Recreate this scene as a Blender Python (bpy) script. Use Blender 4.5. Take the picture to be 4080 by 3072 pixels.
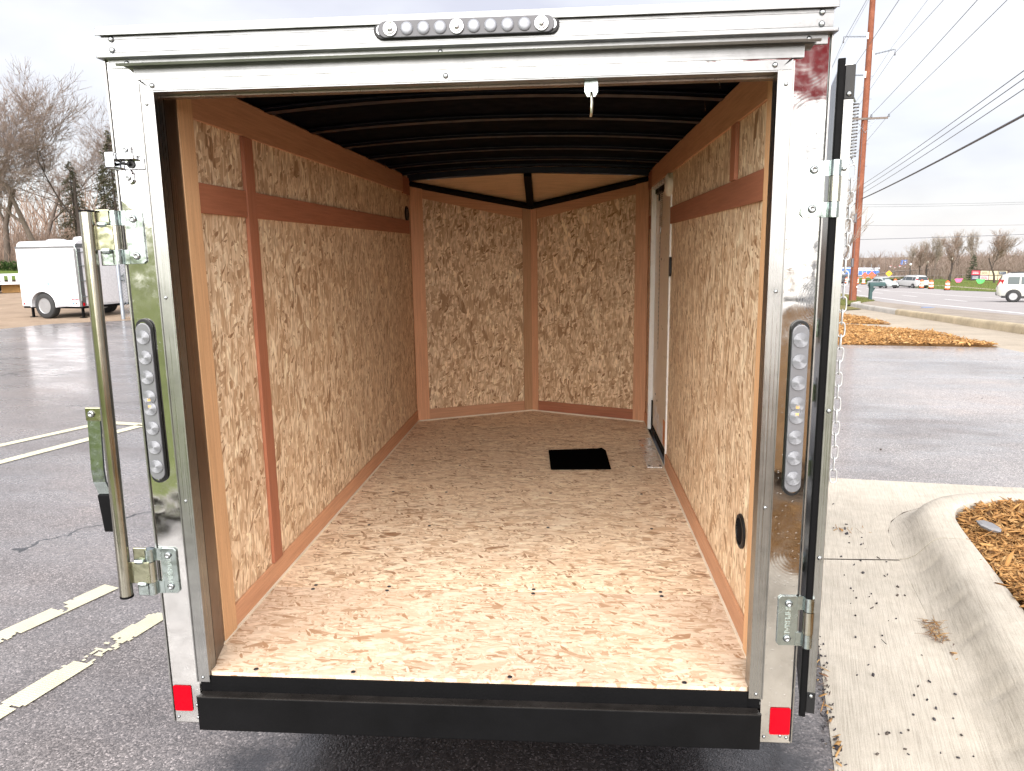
import bpy, bmesh, math, random
import numpy as np
from mathutils import Matrix, Vector

# ------------------------------------------------------------------ camera, sky, sun, exposure
for _o in list(bpy.data.objects):
    bpy.data.objects.remove(_o)
SC = bpy.context.scene
COL = SC.collection
R = math.radians

cam_d = bpy.data.cameras.new('camera')
cam = bpy.data.objects.new('camera', cam_d)
COL.objects.link(cam)
_y, _p, _r = 0.0779, -0.1802, 0.0149
_M = Matrix.Rotation(_y, 3, 'Z') @ Matrix.Rotation(_p, 3, 'X') @ Matrix.Rotation(_r, 3, 'Y')
_right, _fwd, _up = _M.col[0], _M.col[1], _M.col[2]
_C = Matrix(((_right[0], _up[0], -_fwd[0]), (_right[1], _up[1], -_fwd[1]), (_right[2], _up[2], -_fwd[2]))).to_4x4()
cam.matrix_world = Matrix.Translation((0.2373, -1.6373, 1.5544)) @ _C
cam_d.sensor_fit = 'HORIZONTAL'
cam_d.sensor_width = 36.0
cam_d.lens = 26.04
cam_d.clip_start = 0.05
cam_d.clip_end = 9000
SC.camera = cam

SUN_AZ, SUN_EL = R(184), R(23)          # compass-like: 180 = behind the camera
world = bpy.data.worlds.new('World')
SC.world = world
world.use_nodes = True
wt = world.node_tree
for n in list(wt.nodes):
    wt.nodes.remove(n)
def wn(t, **k):
    n = wt.nodes.new(t)
    for a, b in k.items():
        setattr(n, a, b)
    return n
wo = wn('ShaderNodeOutputWorld')
bg = wn('ShaderNodeBackground')
bg.inputs['Strength'].default_value = 0.10
sky = wn('ShaderNodeTexSky', sky_type='NISHITA', sun_disc=False)
sky.sun_elevation = SUN_EL
sky.sun_rotation = SUN_AZ
tc = wn('ShaderNodeTexCoord')
mp = wn('ShaderNodeMapping')
mp.inputs['Scale'].default_value = (1.0, 1.0, 2.6)
mp.inputs['Location'].default_value = (0.35, 0.2, 0.15)
nz = wn('ShaderNodeTexNoise')
nz.inputs['Scale'].default_value = 2.3
nz.inputs['Detail'].default_value = 5
nz.inputs['Roughness'].default_value = 0.5
cr = wn('ShaderNodeValToRGB')
cr.color_ramp.elements[0].position = 0.38
cr.color_ramp.elements[0].color = (0.72, 0.70, 0.775, 1)
cr.color_ramp.elements[1].position = 0.60
cr.color_ramp.elements[1].color = (1.0, 0.985, 1.0, 1)
sc_ = wn('ShaderNodeVectorMath', operation='SCALE')
sc_.inputs['Scale'].default_value = 1.20     # cloud radiance in the units of the sky texture
mx = wn('ShaderNodeMix', data_type='RGBA')
mx.inputs['Factor'].default_value = 0.96
L = wt.links.new
L(tc.outputs['Generated'], mp.inputs['Vector'])
L(mp.outputs['Vector'], nz.inputs['Vector'])
L(nz.outputs['Fac'], cr.inputs['Fac'])
L(cr.outputs['Color'], sc_.inputs[0])
L(sky.outputs['Color'], mx.inputs['A'])
L(sc_.outputs['Vector'], mx.inputs['B'])
L(mx.outputs['Result'], bg.inputs['Color'])
L(bg.outputs['Background'], wo.inputs['Surface'])

sun_d = bpy.data.lights.new('sun', 'SUN')
sun_d.energy = 1.5
sun_d.angle = R(100)
sun_d.color = (1.0, 0.965, 0.92)
sun = bpy.data.objects.new('sun', sun_d)
COL.objects.link(sun)
_d = Vector((math.sin(SUN_AZ) * math.cos(SUN_EL), math.cos(SUN_AZ) * math.cos(SUN_EL), math.sin(SUN_EL)))
sun.rotation_euler = _d.to_track_quat('Z', 'Y').to_euler()
sun.location = (0, -8, 14)

SC.view_settings.view_transform = 'Standard'
SC.view_settings.look = 'None'
SC.view_settings.exposure = 3.05
SC.view_settings.gamma = 1.0
SC.view_settings.use_curve_mapping = False
SC.render.engine = 'CYCLES'
SC.cycles.use_denoising = True
SC.cycles.denoiser = 'OPENIMAGEDENOISE'
SC.cycles.denoising_input_passes = 'RGB_ALBEDO_NORMAL'
SC.cycles.max_bounces = 8
SC.cycles.diffuse_bounces = 6
SC.cycles.glossy_bounces = 5
SC.cycles.caustics_reflective = False
SC.cycles.caustics_refractive = False

# ------------------------------------------------------------------ helpers
W = {}                                   # world matrix of each Empty / mesh used as a parent
def tag(o, label=None, cat=None, group=None, kind=None):
    if label: o['label'] = label
    if cat: o['category'] = cat
    if group: o['group'] = group
    if kind: o['kind'] = kind
    return o

def thing(name, label, cat, loc=(0, 0, 0), rz=0.0, group=None):
    o = bpy.data.objects.new(name, None)
    o.empty_display_size = 0.2
    COL.objects.link(o)
    o.location = loc
    o.rotation_euler = (0, 0, rz)
    W[o] = Matrix.Translation(loc) @ Matrix.Rotation(rz, 4, 'Z')
    return tag(o, label, cat, group)

def link(name, me, parent=None, M=None, local=False):
    """one mesh object; M is its world matrix (or, with local=True, relative to its parent)"""
    o = bpy.data.objects.new(name, me)
    COL.objects.link(o)
    M = M or Matrix.Identity(4)
    o.parent = parent
    if parent is not None:
        if local:
            W[o] = W[parent] @ M
        else:
            o.matrix_parent_inverse = W[parent].inverted()
            W[o] = M
    else:
        W[o] = M
    o.matrix_basis = M
    return o

def copy_tree(o, parent=None):
    c = o.copy()
    COL.objects.link(c)
    if parent is not None:
        c.parent = parent
    for ch in list(o.children):
        copy_tree(ch, c)
    return c

def basis(o, ux, uy, uz):
    return Matrix(((ux[0], uy[0], uz[0], o[0]), (ux[1], uy[1], uz[1], o[1]), (ux[2], uy[2], uz[2], o[2]), (0, 0, 0, 1)))

class MB:
    def __init__(s):
        s.v, s.f = [], []
    def add(s, vs, fs):
        n = len(s.v)
        s.v += [tuple(map(float, p)) for p in vs]
        s.f += [tuple(i + n for i in f) for f in fs]
        return s
    def box(s, x0, x1, y0, y1, z0, z1):
        return s.add([(x0, y0, z0), (x1, y0, z0), (x1, y1, z0), (x0, y1, z0), (x0, y0, z1), (x1, y0, z1), (x1, y1, z1), (x0, y1, z1)],
                     [(0, 3, 2, 1), (4, 5, 6, 7), (0, 1, 5, 4), (1, 2, 6, 5), (2, 3, 7, 6), (3, 0, 4, 7)])
    def hexa(s, p):
        """8 corners: bottom ring then top ring"""
        return s.add(p, [(0, 3, 2, 1), (4, 5, 6, 7), (0, 1, 5, 4), (1, 2, 6, 5), (2, 3, 7, 6), (3, 0, 4, 7)])
    def obox(s, c, ux, uy, uz, a, b, d):
        c, ux, uy, uz = Vector(c), Vector(ux), Vector(uy), Vector(uz)
        return s.hexa([c + ux * (i * a) + uy * (j * b) + uz * (k * d) for k in (-.5, .5) for i, j in ((-.5, -.5), (.5, -.5), (.5, .5), (-.5, .5))])
    def prism(s, poly, h0, h1, o=(0, 0, 0), ux=(1, 0, 0), uy=(0, 1, 0), uz=(0, 0, 1)):
        o, ux, uy, uz = Vector(o), Vector(ux), Vector(uy), Vector(uz)
        n = len(poly)
        a = [o + ux * p[0] + uy * p[1] + uz * h0 for p in poly]
        b = [o + ux * p[0] + uy * p[1] + uz * h1 for p in poly]
        return s.add(a + b, [tuple(range(n))[::-1], tuple(range(n, 2 * n))] + [(i, (i + 1) % n, n + (i + 1) % n, n + i) for i in range(n)])
    def tube(s, pts, r, n=8, cap=True, closed=False):
        pts = [Vector(p) for p in pts]
        rs = r if isinstance(r, (list, tuple)) else [r] * len(pts)
        rings, m = [], len(pts)
        up = None
        for i, p in enumerate(pts):
            if closed:
                t = pts[(i + 1) % m] - pts[i - 1]
            else:
                t = pts[min(i + 1, m - 1)] - pts[max(i - 1, 0)]
            t.normalize()
            if up is None:
                up = Vector((0, 0, 1)) if abs(t.z) < .9 else Vector((0, 1, 0))
            a = t.cross(up)
            if a.length < 1e-6:
                a = t.orthogonal()
            a.normalize()
            b = a.cross(t)
            up = b
            rings.append([p + (a * math.cos(k * 2 * math.pi / n) + b * math.sin(k * 2 * math.pi / n)) * rs[i] for k in range(n)])
        vs = [q for g in rings for q in g]
        fs = []
        for i in range(m if closed else m - 1):
            j = (i + 1) % m
            fs += [(i * n + k, i * n + (k + 1) % n, j * n + (k + 1) % n, j * n + k) for k in range(n)]
        if cap and not closed:
            fs += [tuple(range(n))[::-1], tuple(range((m - 1) * n, m * n))]
        return s.add(vs, fs)
    def lathe(s, prof, o=(0, 0, 0), ax=(0, 0, 1), n=16, cap=True):
        """prof: (radius, height along ax)"""
        ax = Vector(ax).normalized()
        a = ax.orthogonal().normalized()
        b = ax.cross(a)
        o = Vector(o)
        vs = [o + ax * h + (a * math.cos(k * 2 * math.pi / n) + b * math.sin(k * 2 * math.pi / n)) * max(r, 1e-5) for r, h in prof for k in range(n)]
        fs = [(i * n + k, i * n + (k + 1) % n, (i + 1) * n + (k + 1) % n, (i + 1) * n + k) for i in range(len(prof) - 1) for k in range(n)]
        if cap: fs += [tuple(range(n))[::-1], tuple(range((len(prof) - 1) * n, len(prof) * n))]
        return s.add(vs, fs)
    def mesh(s, name, mat, smooth=False):
        me = bpy.data.meshes.new(name)
        me.from_pydata(s.v, [], s.f)
        if mat: me.materials.append(mat)
        if smooth:
            me.shade_smooth()
        me.update()
        return me
    def build(s, name, mat, parent=None, M=None, smooth=False, bevel=0, local=False, seg=2, fix=True):
        me = s.mesh(name, mat, False)
        if fix:
            bm = bmesh.new(); bm.from_mesh(me)
            bmesh.ops.recalc_face_normals(bm, faces=bm.faces)
            bm.to_mesh(me); bm.free()
        if smooth:
            me.shade_smooth()
            me.set_sharp_from_angle(angle=R(38))
        o = link(name, me, parent, M, local)
        if bevel:
            m = o.modifiers.new('bevel', 'BEVEL')
            m.width = bevel; m.segments = seg; m.limit_method = 'ANGLE'; m.angle_limit = R(40)
        return o

def np_mesh(name, V, F, mat, smooth=False):
    """V (n,3), F (m,k) numpy -> mesh, quickly"""
    me = bpy.data.meshes.new(name)
    V = np.asarray(V, np.float32); F = np.asarray(F, np.int32)
    k = F.shape[1]
    me.vertices.add(len(V)); me.vertices.foreach_set('co', V.ravel())
    me.loops.add(F.size); me.loops.foreach_set('vertex_index', F.ravel())
    me.polygons.add(len(F)); me.polygons.foreach_set('loop_start', np.arange(0, F.size, k, dtype=np.int32))
    me.update(calc_edges=True)
    if mat: me.materials.append(mat)
    if smooth: me.shade_smooth()
    me.validate()
    return me

def text_mesh(s, size, depth, mat, align='CENTER', spacing=1.0):
    cu = bpy.data.curves.new('lettering', 'FONT')
    cu.body = s; cu.size = size; cu.extrude = depth; cu.align_x = align; cu.align_y = 'CENTER'
    cu.resolution_u = 2; cu.space_character = spacing
    tmp = bpy.data.objects.new('lettering_source', cu)
    COL.objects.link(tmp)
    dg = bpy.context.evaluated_depsgraph_get()
    me = bpy.data.meshes.new_from_object(tmp.evaluated_get(dg))
    bpy.data.objects.remove(tmp)
    bpy.data.curves.remove(cu)
    me.materials.clear(); me.materials.append(mat)
    return me

# ------------------------------------------------------------------ the lie of the land
PROF = [(9, 0), (10, -.01), (11, -.04), (12, -.085), (13, -.14), (42, -1.706), (95, -4.144), (500, -16.294), (3500, -54.0)]
def prof(y):
    if y <= 9: return 0.0
    for (a, b), (c, d) in zip(PROF, PROF[1:]):
        if y <= c: return b + (d - b) * (y - a) / (c - a)
    return PROF[-1][1]
def gz(x, y):
    yy = max(y, 0); xa = -1 - .45 * yy; xb = 3 + .22 * yy
    s = min(1, max(0, (x - xa) / (xb - xa))); s = s * s * (3 - 2 * s)
    return prof(y) * s
# ------------------------------------------------------------------ materials
class NB:
    def __init__(s, name):
        s.m = bpy.data.materials.new(name); s.m.use_nodes = True
        s.t = s.m.node_tree
        s.t.nodes.clear()
        s.out = s.n('ShaderNodeOutputMaterial')
        s.p = s.n('ShaderNodeBsdfPrincipled')
        s.l(s.p.outputs[0], s.out.inputs[0])
        s.co = s.n('ShaderNodeTexCoord').outputs['Object']
    def n(s, t, **k):
        n = s.t.nodes.new(t)
        for a, b in k.items(): setattr(n, a, b)
        return n
    def l(s, a, b): s.t.links.new(a, b)
    def set(s, **k):
        for a, b in k.items():
            i = s.p.inputs[a.replace('_', ' ')]
            if hasattr(b, 'is_linked') or isinstance(b, bpy.types.NodeSocket): s.l(b, i)
            else: i.default_value = (*b, 1) if isinstance(b, tuple) and len(b) == 3 else b
        return s
    def map(s, scale=(1, 1, 1), rot=(0, 0, 0), loc=(0, 0, 0), src=None):
        m = s.n('ShaderNodeMapping')
        m.inputs['Scale'].default_value = scale; m.inputs['Rotation'].default_value = rot; m.inputs['Location'].default_value = loc
        s.l(src or s.co, m.inputs['Vector'])
        return m.outputs[0]
    def noise(s, scale, detail=3, rough=.5, src=None, dist=0):
        n = s.n('ShaderNodeTexNoise')
        n.inputs['Scale'].default_value = scale; n.inputs['Detail'].default_value = detail
        n.inputs['Roughness'].default_value = rough; n.inputs['Distortion'].default_value = dist
        s.l(src or s.co, n.inputs['Vector'])
        return n
    def vor(s, scale, src=None, feature='F1', rand=1):
        n = s.n('ShaderNodeTexVoronoi', feature=feature)
        n.inputs['Scale'].default_value = scale; n.inputs['Randomness'].default_value = rand
        s.l(src or s.co, n.inputs['Vector'])
        return n
    def ramp(s, src, stops, interp='LINEAR'):
        r = s.n('ShaderNodeValToRGB'); e = r.color_ramp.elements
        r.color_ramp.interpolation = interp
        while len(e) < len(stops): e.new(.5)
        for x, (p, c) in zip(e, stops):
            x.position = p; x.color = (*c, 1) if len(c) == 3 else c
        s.l(src, r.inputs[0])
        return r.outputs[0]
    def math(s, op, a, b=0.0, c=None):
        m = s.n('ShaderNodeMath', operation=op)
        for i, v in enumerate((a, b, c)):
            if v is None: continue
            if isinstance(v, bpy.types.NodeSocket): s.l(v, m.inputs[i])
            else: m.inputs[i].default_value = v
        return m.outputs[0]
    def mix(s, f, a, b, mode='MIX'):
        m = s.n('ShaderNodeMix', data_type='RGBA', blend_type=mode)
        for k, v in (('Factor', f), ('A', a), ('B', b)):
            if isinstance(v, bpy.types.NodeSocket): s.l(v, m.inputs[k])
            else: m.inputs[k].default_value = (*v, 1) if isinstance(v, tuple) and len(v) == 3 else v
        return m.outputs['Result']
    def bump(s, h, strength=.3, dist=.01, normal=None):
        b = s.n('ShaderNodeBump')
        b.inputs['Strength'].default_value = strength; b.inputs['Distance'].default_value = dist
        s.l(h, b.inputs['Height'])
        if normal: s.l(normal, b.inputs['Normal'])
        return b.outputs[0]
    def sep(s, c):
        n = s.n('ShaderNodeSeparateColor'); s.l(c, n.inputs[0]); return n.outputs
    def rnd(s):
        return s.n('ShaderNodeObjectInfo').outputs['Random']

def simple(name, col, rough=.5, metal=0, var=.12, vs=6, bump=.0, bs=80, coat=0, rv=.08, spec=.5):
    b = NB(name)
    b.p.inputs['Specular IOR Level'].default_value = spec
    n = b.noise(vs, 4, .6)
    lo = tuple(c * (1 - var) for c in col); hi = tuple(min(1, c * (1 + var)) for c in col)
    b.set(Base_Color=b.ramp(n.outputs[0], [(.3, lo), (.7, hi)]), Metallic=metal, Coat_Weight=coat)
    n2 = b.noise(vs * 3.1, 3)
    b.set(Roughness=b.ramp(n2.outputs[0], [(.3, (max(.02, rough - rv),) * 3), (.7, (min(1, rough + rv),) * 3)]))
    if bump:
        b.set(Normal=b.bump(b.noise(bs, 3).outputs[0], bump, .004))
    return b.m

def osb(name, base_rot, seed, pal, gloss=.45, fine=1.0, gap=.55):
    """oriented strand board: layers of stretched strands, each cell one strand with its own tone"""
    b = NB(name)
    dark, mid, light = pal
    wob = b.noise(18, 2)
    wv = b.n('ShaderNodeVectorMath', operation='SCALE'); wv.inputs['Scale'].default_value = .012
    sub = b.n('ShaderNodeVectorMath', operation='SUBTRACT'); sub.inputs[1].default_value = (.5, .5, .5)
    b.l(wob.outputs['Color'], sub.inputs[0]); b.l(sub.outputs[0], wv.inputs[0])
    rnd = b.n('ShaderNodeVectorMath', operation='SCALE'); rnd.inputs[0].default_value = (7.3, 3.9, 1.7); b.l(b.rnd(), rnd.inputs['Scale'])
    co2 = b.n('ShaderNodeVectorMath', operation='ADD'); b.l(b.co, co2.inputs[0]); b.l(rnd.outputs[0], co2.inputs[1]); b.co = co2.outputs[0]
    ad = b.n('ShaderNodeVectorMath', operation='ADD'); b.l(b.co, ad.inputs[0]); b.l(wv.outputs[0], ad.inputs[1])
    src = ad.outputs[0]
    col = None; hgt = None
    layers = [  # rotation, cells per metre along, across, share of cells shown
        (0.10, 30, 105, 1.0), (-0.5, 32, 105, .62), (0.6, 30, 95, .58), (-1.15, 34, 100, .42), (-0.15, 20, 75, .42), (1.2, 32, 105, .32), (0.35, 14, 48, .20), (-0.4, 12, 38, .12), (0.05, 30, 150, .28)]
    for i, (rot, sa, sb, show) in enumerate(layers):
        v = b.vor(1.0, b.map((sa * fine, sb * fine, 40), loc=(seed + i * 3.7, i * 1.3, i * 2.1), src=b.map(rot=(0, 0, base_rot + rot), src=src)))
        o = b.sep(v.outputs['Color'])
        tone = b.ramp(o[0], [(0, dark), (.13, tuple(.45 * x + .55 * y for x, y in zip(dark, mid))), (.30, mid), (.60, tuple(.45 * x + .55 * y for x, y in zip(mid, light))), (.82, light), (1, tuple(min(1, x * 1.15) for x in light))])
        g = b.noise(1.0, 2, src=b.map((30, 420, 30), src=b.map(rot=(0, 0, base_rot + rot))))
        tone = b.mix(.22, tone, b.ramp(g.outputs[0], [(.3, (.45, .45, .45)), (.7, (1, 1, 1))]), 'MULTIPLY')
        if col is None:
            col = tone; hgt = o[0]
        else:
            mk = b.math('GREATER_THAN', o[1], 1 - show)
            col = b.mix(mk, col, tone)
            hgt = b.mix(mk, hgt, o[2])
    bf = b.vor(1.0, b.map((11 * fine, 34 * fine, 30), loc=(seed + 33, 2, 6), src=b.map(rot=(0, 0, base_rot - .3), src=src)))
    o = b.sep(bf.outputs['Color'])
    pale = b.math('MULTIPLY', b.math('GREATER_THAN', o[1], .86), b.math('LESS_THAN', bf.outputs['Distance'], .46))
    col = b.mix(b.math('MULTIPLY', pale, .8), col, b.mix(o[0], light, tuple(min(1, x * 1.12) for x in light)))
    edge = b.vor(1.0, b.map((34 * fine, 110 * fine, 40), loc=(seed + 80, 5, 2), src=b.map(rot=(0, 0, base_rot + .12), src=src)))
    col = b.mix(b.math('MULTIPLY', b.ramp(edge.outputs['Distance'], [(.40, (0, 0, 0)), (.70, (1, 1, 1))]), gap), col, tuple(.62 * x + .38 * y for x, y in zip(dark, mid)))
    dk = b.vor(1.0, b.map((34, 120, 40), loc=(seed + 50, 3, 1), src=b.map(rot=(0, 0, base_rot + .9), src=src)))
    o = b.sep(dk.outputs['Color'])
    col = b.mix(b.math('GREATER_THAN', o[1], .994), col, dark)
    big = b.noise(2.2, 3)
    col = b.mix(.35, col, b.ramp(big.outputs[0], [(.3, (.78, .78, .8)), (.7, (1.1, 1.08, 1.05))]), 'MULTIPLY')
    b.set(Base_Color=col, Roughness=gloss, Normal=b.bump(hgt, .35, .0012))
    b.p.inputs['Specular IOR Level'].default_value = .35
    return b.m

def ply(name, c0, c1, rough=.55):
    """plywood strip, grain along local X"""
    b = NB(name)
    g = b.noise(1, 5, .65, src=b.map((5, 120, 120)))
    g2 = b.noise(1, 2, .5, src=b.map((1.6, 14, 14)), dist=.6)
    col = b.mix(g2.outputs[0], c0, c1)
    col = b.mix(.5, col, b.ramp(g.outputs[0], [(.32, (.62, .58, .55)), (.62, (1.08, 1.06, 1.05))]), 'MULTIPLY')
    r = b.rnd()
    col = b.mix(1.0, col, b.ramp(r, [(0, (.82, .80, .80)), (1, (1.12, 1.08, 1.05))]), 'MULTIPLY')
    pore = b.vor(1, b.map((60, 900, 900)))
    col = b.mix(b.math('LESS_THAN', pore.outputs['Distance'], .12), col, (.16, .07, .03))
    b.set(Base_Color=col, Roughness=rough, Normal=b.bump(g.outputs[0], .12, .001))
    b.p.inputs['Specular IOR Level'].default_value = .3
    return b.m

def polished(name, col, rough, wav=.05, wscale=7, streak=0, swirl=False, drops=False):
    b = NB(name)
    n = b.noise(wscale, 2)
    nrm = b.bump(n.outputs[0], wav, .05)
    f = b.noise(60, 3)
    if swirl:
        v = b.vor(7.5)
        d = b.math('MULTIPLY', v.outputs['Distance'], 1.0)
        ring = b.math('SINE', b.math('ADD', b.math('MULTIPLY', d, 150.0), b.math('MULTIPLY', b.noise(9, 3).outputs[0], 14.0)))
        nrm = b.bump(ring, .0035, .002, nrm)
    if drops:
        dv = b.vor(150)
        o = b.sep(dv.outputs['Color'])
        m = b.math('MULTIPLY', b.math('LESS_THAN', dv.outputs['Distance'], .32), b.math('GREATER_THAN', o[0], .88))
        nrm = b.bump(m, .5, .003, nrm)
    if streak:
        st = b.noise(1, 4, .6, src=b.map((2, 2, 260) if streak == 1 else (260, 260, 2)))
        rr = b.ramp(st.outputs[0], [(.3, (max(.02, rough - .06),) * 3), (.7, (rough + .1,) * 3)])
        nrm = b.bump(st.outputs[0], .04, .001, nrm)
    else:
        rr = b.ramp(f.outputs[0], [(.35, (max(.02, rough * .7),) * 3), (.75, (rough * 1.6,) * 3)])
    dirt = b.noise(11, 5, .65)
    c2 = tuple(c * .8 for c in col)
    b.set(Base_Color=b.ramp(dirt.outputs[0], [(.33, c2), (.55, col)]), Metallic=1.0, Roughness=rr, Normal=nrm)
    return b.m

def asphalt(name, base, wet, seed, crack=.0, wet_dark=None, film=.9):
    b = NB(name)
    big = b.noise(.55, 4, .6, src=b.map(loc=(seed, 0, 0)))
    med = b.noise(2.6, 5, .65, src=b.map((.4, 1.1, 1), loc=(0, seed, 0), src=b.map(rot=(0, 0, .15))))
    st = b.vor(170)
    o = b.sep(st.outputs['Color'])
    stone = b.ramp(o[0], [(0, tuple(c * .45 for c in base)), (.55, base), (.84, tuple(c * 1.35 for c in base)), (.95, tuple(c * 1.9 for c in base)), (1, tuple(c * 2.6 for c in base))])
    fine = b.noise(320, 2)
    col = b.mix(.6, stone, b.ramp(fine.outputs[0], [(.3, (.5, .5, .5)), (.7, (1.35, 1.3, 1.25))]), 'MULTIPLY')
    col = b.mix(.8, col, b.ramp(big.outputs[0], [(.34, (.62, .60, .60)), (.5, (1, 1, 1)), (.66, (1.35, 1.27, 1.22))]), 'MULTIPLY')
    h = b.math('ADD', b.math('MULTIPLY', st.outputs['Distance'], -1.0), b.math('MULTIPLY', b.noise(60, 4).outputs[0], 1.2))
    mask = b.math('MULTIPLY', b.ramp(med.outputs[0], [(.38, (0, 0, 0)), (.62, (1, 1, 1))]), 1.0)
    if crack:
        wob = b.noise(1.3, 4, .7)
        cs = b.n('ShaderNodeVectorMath', operation='ADD')
        b.l(b.co, cs.inputs[0]); b.l(wob.outputs['Color'], cs.inputs[1])
        ck = b.vor(.42, cs.outputs[0], 'DISTANCE_TO_EDGE')
        line = b.math('LESS_THAN', ck.outputs['Distance'], .0065)
        gate = b.math('GREATER_THAN', b.noise(.5, 2, src=b.map(loc=(9, 4, 0))).outputs[0], .5)
        cm = b.math('MULTIPLY', line, gate)
        col = b.mix(cm, col, (.008, .008, .008))
        h = b.math('SUBTRACT', h, b.math('MULTIPLY', cm, 2.0))
    lo, hi = wet
    rr = b.mix(mask, (lo, lo, lo), (hi, hi, hi))
    if wet_dark:   # wet ragged patch under the trailer, the darkness it mirrors put into the colour
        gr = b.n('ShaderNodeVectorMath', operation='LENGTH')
        b.l(b.map((1 / wet_dark[2], 1 / wet_dark[3], 1), loc=(-wet_dark[0] / wet_dark[2], -wet_dark[1] / wet_dark[3], 0)), gr.inputs[0])
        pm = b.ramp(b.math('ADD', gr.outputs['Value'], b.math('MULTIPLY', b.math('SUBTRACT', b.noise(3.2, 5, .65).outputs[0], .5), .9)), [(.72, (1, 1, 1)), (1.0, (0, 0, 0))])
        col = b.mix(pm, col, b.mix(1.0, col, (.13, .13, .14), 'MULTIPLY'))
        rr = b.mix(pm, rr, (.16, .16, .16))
    b.set(Base_Color=col, Roughness=rr, Normal=b.bump(h, .36, .004))
    b.set(Coat_Weight=b.math('MULTIPLY_ADD', mask, -.55, film), Coat_Roughness=.16)
    return b.m

def concrete(name, base, brush_axis=None, var=.16, speck=True):
    b = NB(name)
    n = b.noise(1.4, 6, .65); n2 = b.noise(14, 4, .6)
    col = b.ramp(n.outputs[0], [(.3, tuple(c * (1 - var) for c in base)), (.7, tuple(min(1, c * (1 + var)) for c in base))])
    col = b.mix(.35, col, b.ramp(n2.outputs[0], [(.3, (.75, .72, .68)), (.65, (1.05, 1.05, 1.05))]), 'MULTIPLY')
    f = b.noise(240, 3, .7)
    h = f.outputs[0]
    col = b.mix(.5, col, b.ramp(f.outputs[0], [(.3, (.62, .6, .58)), (.55, (1.05, 1.05, 1.05))]), 'MULTIPLY')
    if brush_axis is not None:
        br = b.noise(1, 3, .7, src=b.map((6, 190, 40), src=b.map(rot=(0, 0, -brush_axis))))
        h = b.math('ADD', b.math('MULTIPLY', h, .4), br.outputs[0])
        col = b.mix(.45, col, b.ramp(br.outputs[0], [(.34, (.58, .56, .53)), (.56, (1.06, 1.06, 1.06))]), 'MULTIPLY')
    b.set(Base_Color=col, Roughness=.85, Normal=b.bump(h, .5, .004))
    return b.m

def ground_mat(name, stops, scale=3, fine=60, bump=.6):
    b = NB(name)
    n = b.noise(scale, 6, .7); f = b.noise(fine, 4, .7)
    v = b.math('ADD', b.math('MULTIPLY', n.outputs[0], .6), b.math('MULTIPLY', f.outputs[0], .4))
    b.set(Base_Color=b.ramp(v, stops), Roughness=.95, Normal=b.bump(f.outputs[0], bump, .03))
    b.p.inputs['Specular IOR Level'].default_value = .15
    return b.m

def chips(name, cols, rough=.8):
    """every loose chip or blade its own tone"""
    b = NB(name)
    r = b.n('ShaderNodeNewGeometry').outputs['Random Per Island']
    n = len(cols)
    b.set(Base_Color=b.ramp(r, [(i / (n - 1), c) for i, c in enumerate(cols)]), Roughness=rough)
    b.p.inputs['Specular IOR Level'].default_value = .2
    return b.m

PAL_W = ((.29, .16, .08), (.68, .475, .30), (.93, .75, .54))
PAL_F = ((.38, .225, .13), (.635, .47, .335), (.74, .59, .455))
mt = {}
mt['osb_wall'] = osb('osb_wall', math.pi / 2, 1.0, PAL_W, fine=.9)
mt['osb_nose'] = osb('osb_nose', math.pi / 2, 7.3, ((.27, .145, .07), (.64, .43, .26), (.92, .71, .49)), fine=.85)
mt['osb_floor'] = osb('osb_floor', 0.0, 13.1, PAL_F, fine=1.25, gap=.24)
mt['osb_floor_lifted'] = osb('osb_floor_lifted', 0.0, 23.9, ((.31, .17, .09), (.77, .565, .385), (.93, .76, .575)), fine=1.2, gap=.24)  # inner boards lightened in colour to offset the light falling off inside
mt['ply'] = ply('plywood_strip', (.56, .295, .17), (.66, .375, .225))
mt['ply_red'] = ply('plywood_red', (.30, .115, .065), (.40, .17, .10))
mt['ply_lit'] = ply('plywood_lit', (.68, .41, .22), (.74, .47, .26))  # strips at the opening: the daylight on them is put into the colour
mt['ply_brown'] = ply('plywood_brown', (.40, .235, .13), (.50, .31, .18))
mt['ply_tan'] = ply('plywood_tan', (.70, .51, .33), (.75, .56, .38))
mt['polish'] = polished('polished_aluminium', (.58, .575, .565), .085, wav=.14, wscale=5, swirl=True, drops=True)
mt['alu'] = polished('mill_aluminium', (.25, .255, .26), .34, wav=.01, streak=1, drops=True)
mt['alu_v'] = polished('trim_aluminium', (.32, .32, .315), .28, wav=.02, streak=2)
mt['zinc'] = polished('zinc_plate', (.36, .41, .40), .20, wav=.05, wscale=20)
mt['zinc_gold'] = polished('zinc_plate_olive', (.34, .34, .24), .2, wav=.05, wscale=20)
mt['pipe'] = polished('steel_pipe', (.40, .385, .32), .16, wav=.03, streak=2)
mt['chrome'] = polished('chrome', (.5, .51, .53), .05, wav=.05, wscale=30)
mt['bolt'] = polished('bolt_steel', (.33, .345, .355), .25, wav=.02)
mt['black_steel'] = simple('black_painted_steel', (.0032, .0032, .0036), .45, var=.4, bump=.08, bs=120, spec=.10)
mt['black_roof'] = simple('black_roof_steel', (.0010, .0012, .0026), .75, var=.3, bump=.05, spec=.03)
mt['roof_bow'] = simple('roof_bow_steel', (.0055, .0065, .013), .38, var=.3, spec=.25)
mt['plate_bright'] = polished('bright_plate', (.85, .84, .82), .3, wav=.02)
mt['dark_return'] = polished('dark_frame_metal', (.20, .16, .135), .30, wav=.02, streak=2)
mt['rubber'] = simple('black_rubber', (.004, .004, .0045), .6, bump=.15, bs=200, spec=.08)
mt['black_plastic'] = simple('black_plastic', (.009, .009, .010), .4, spec=.3)
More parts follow.
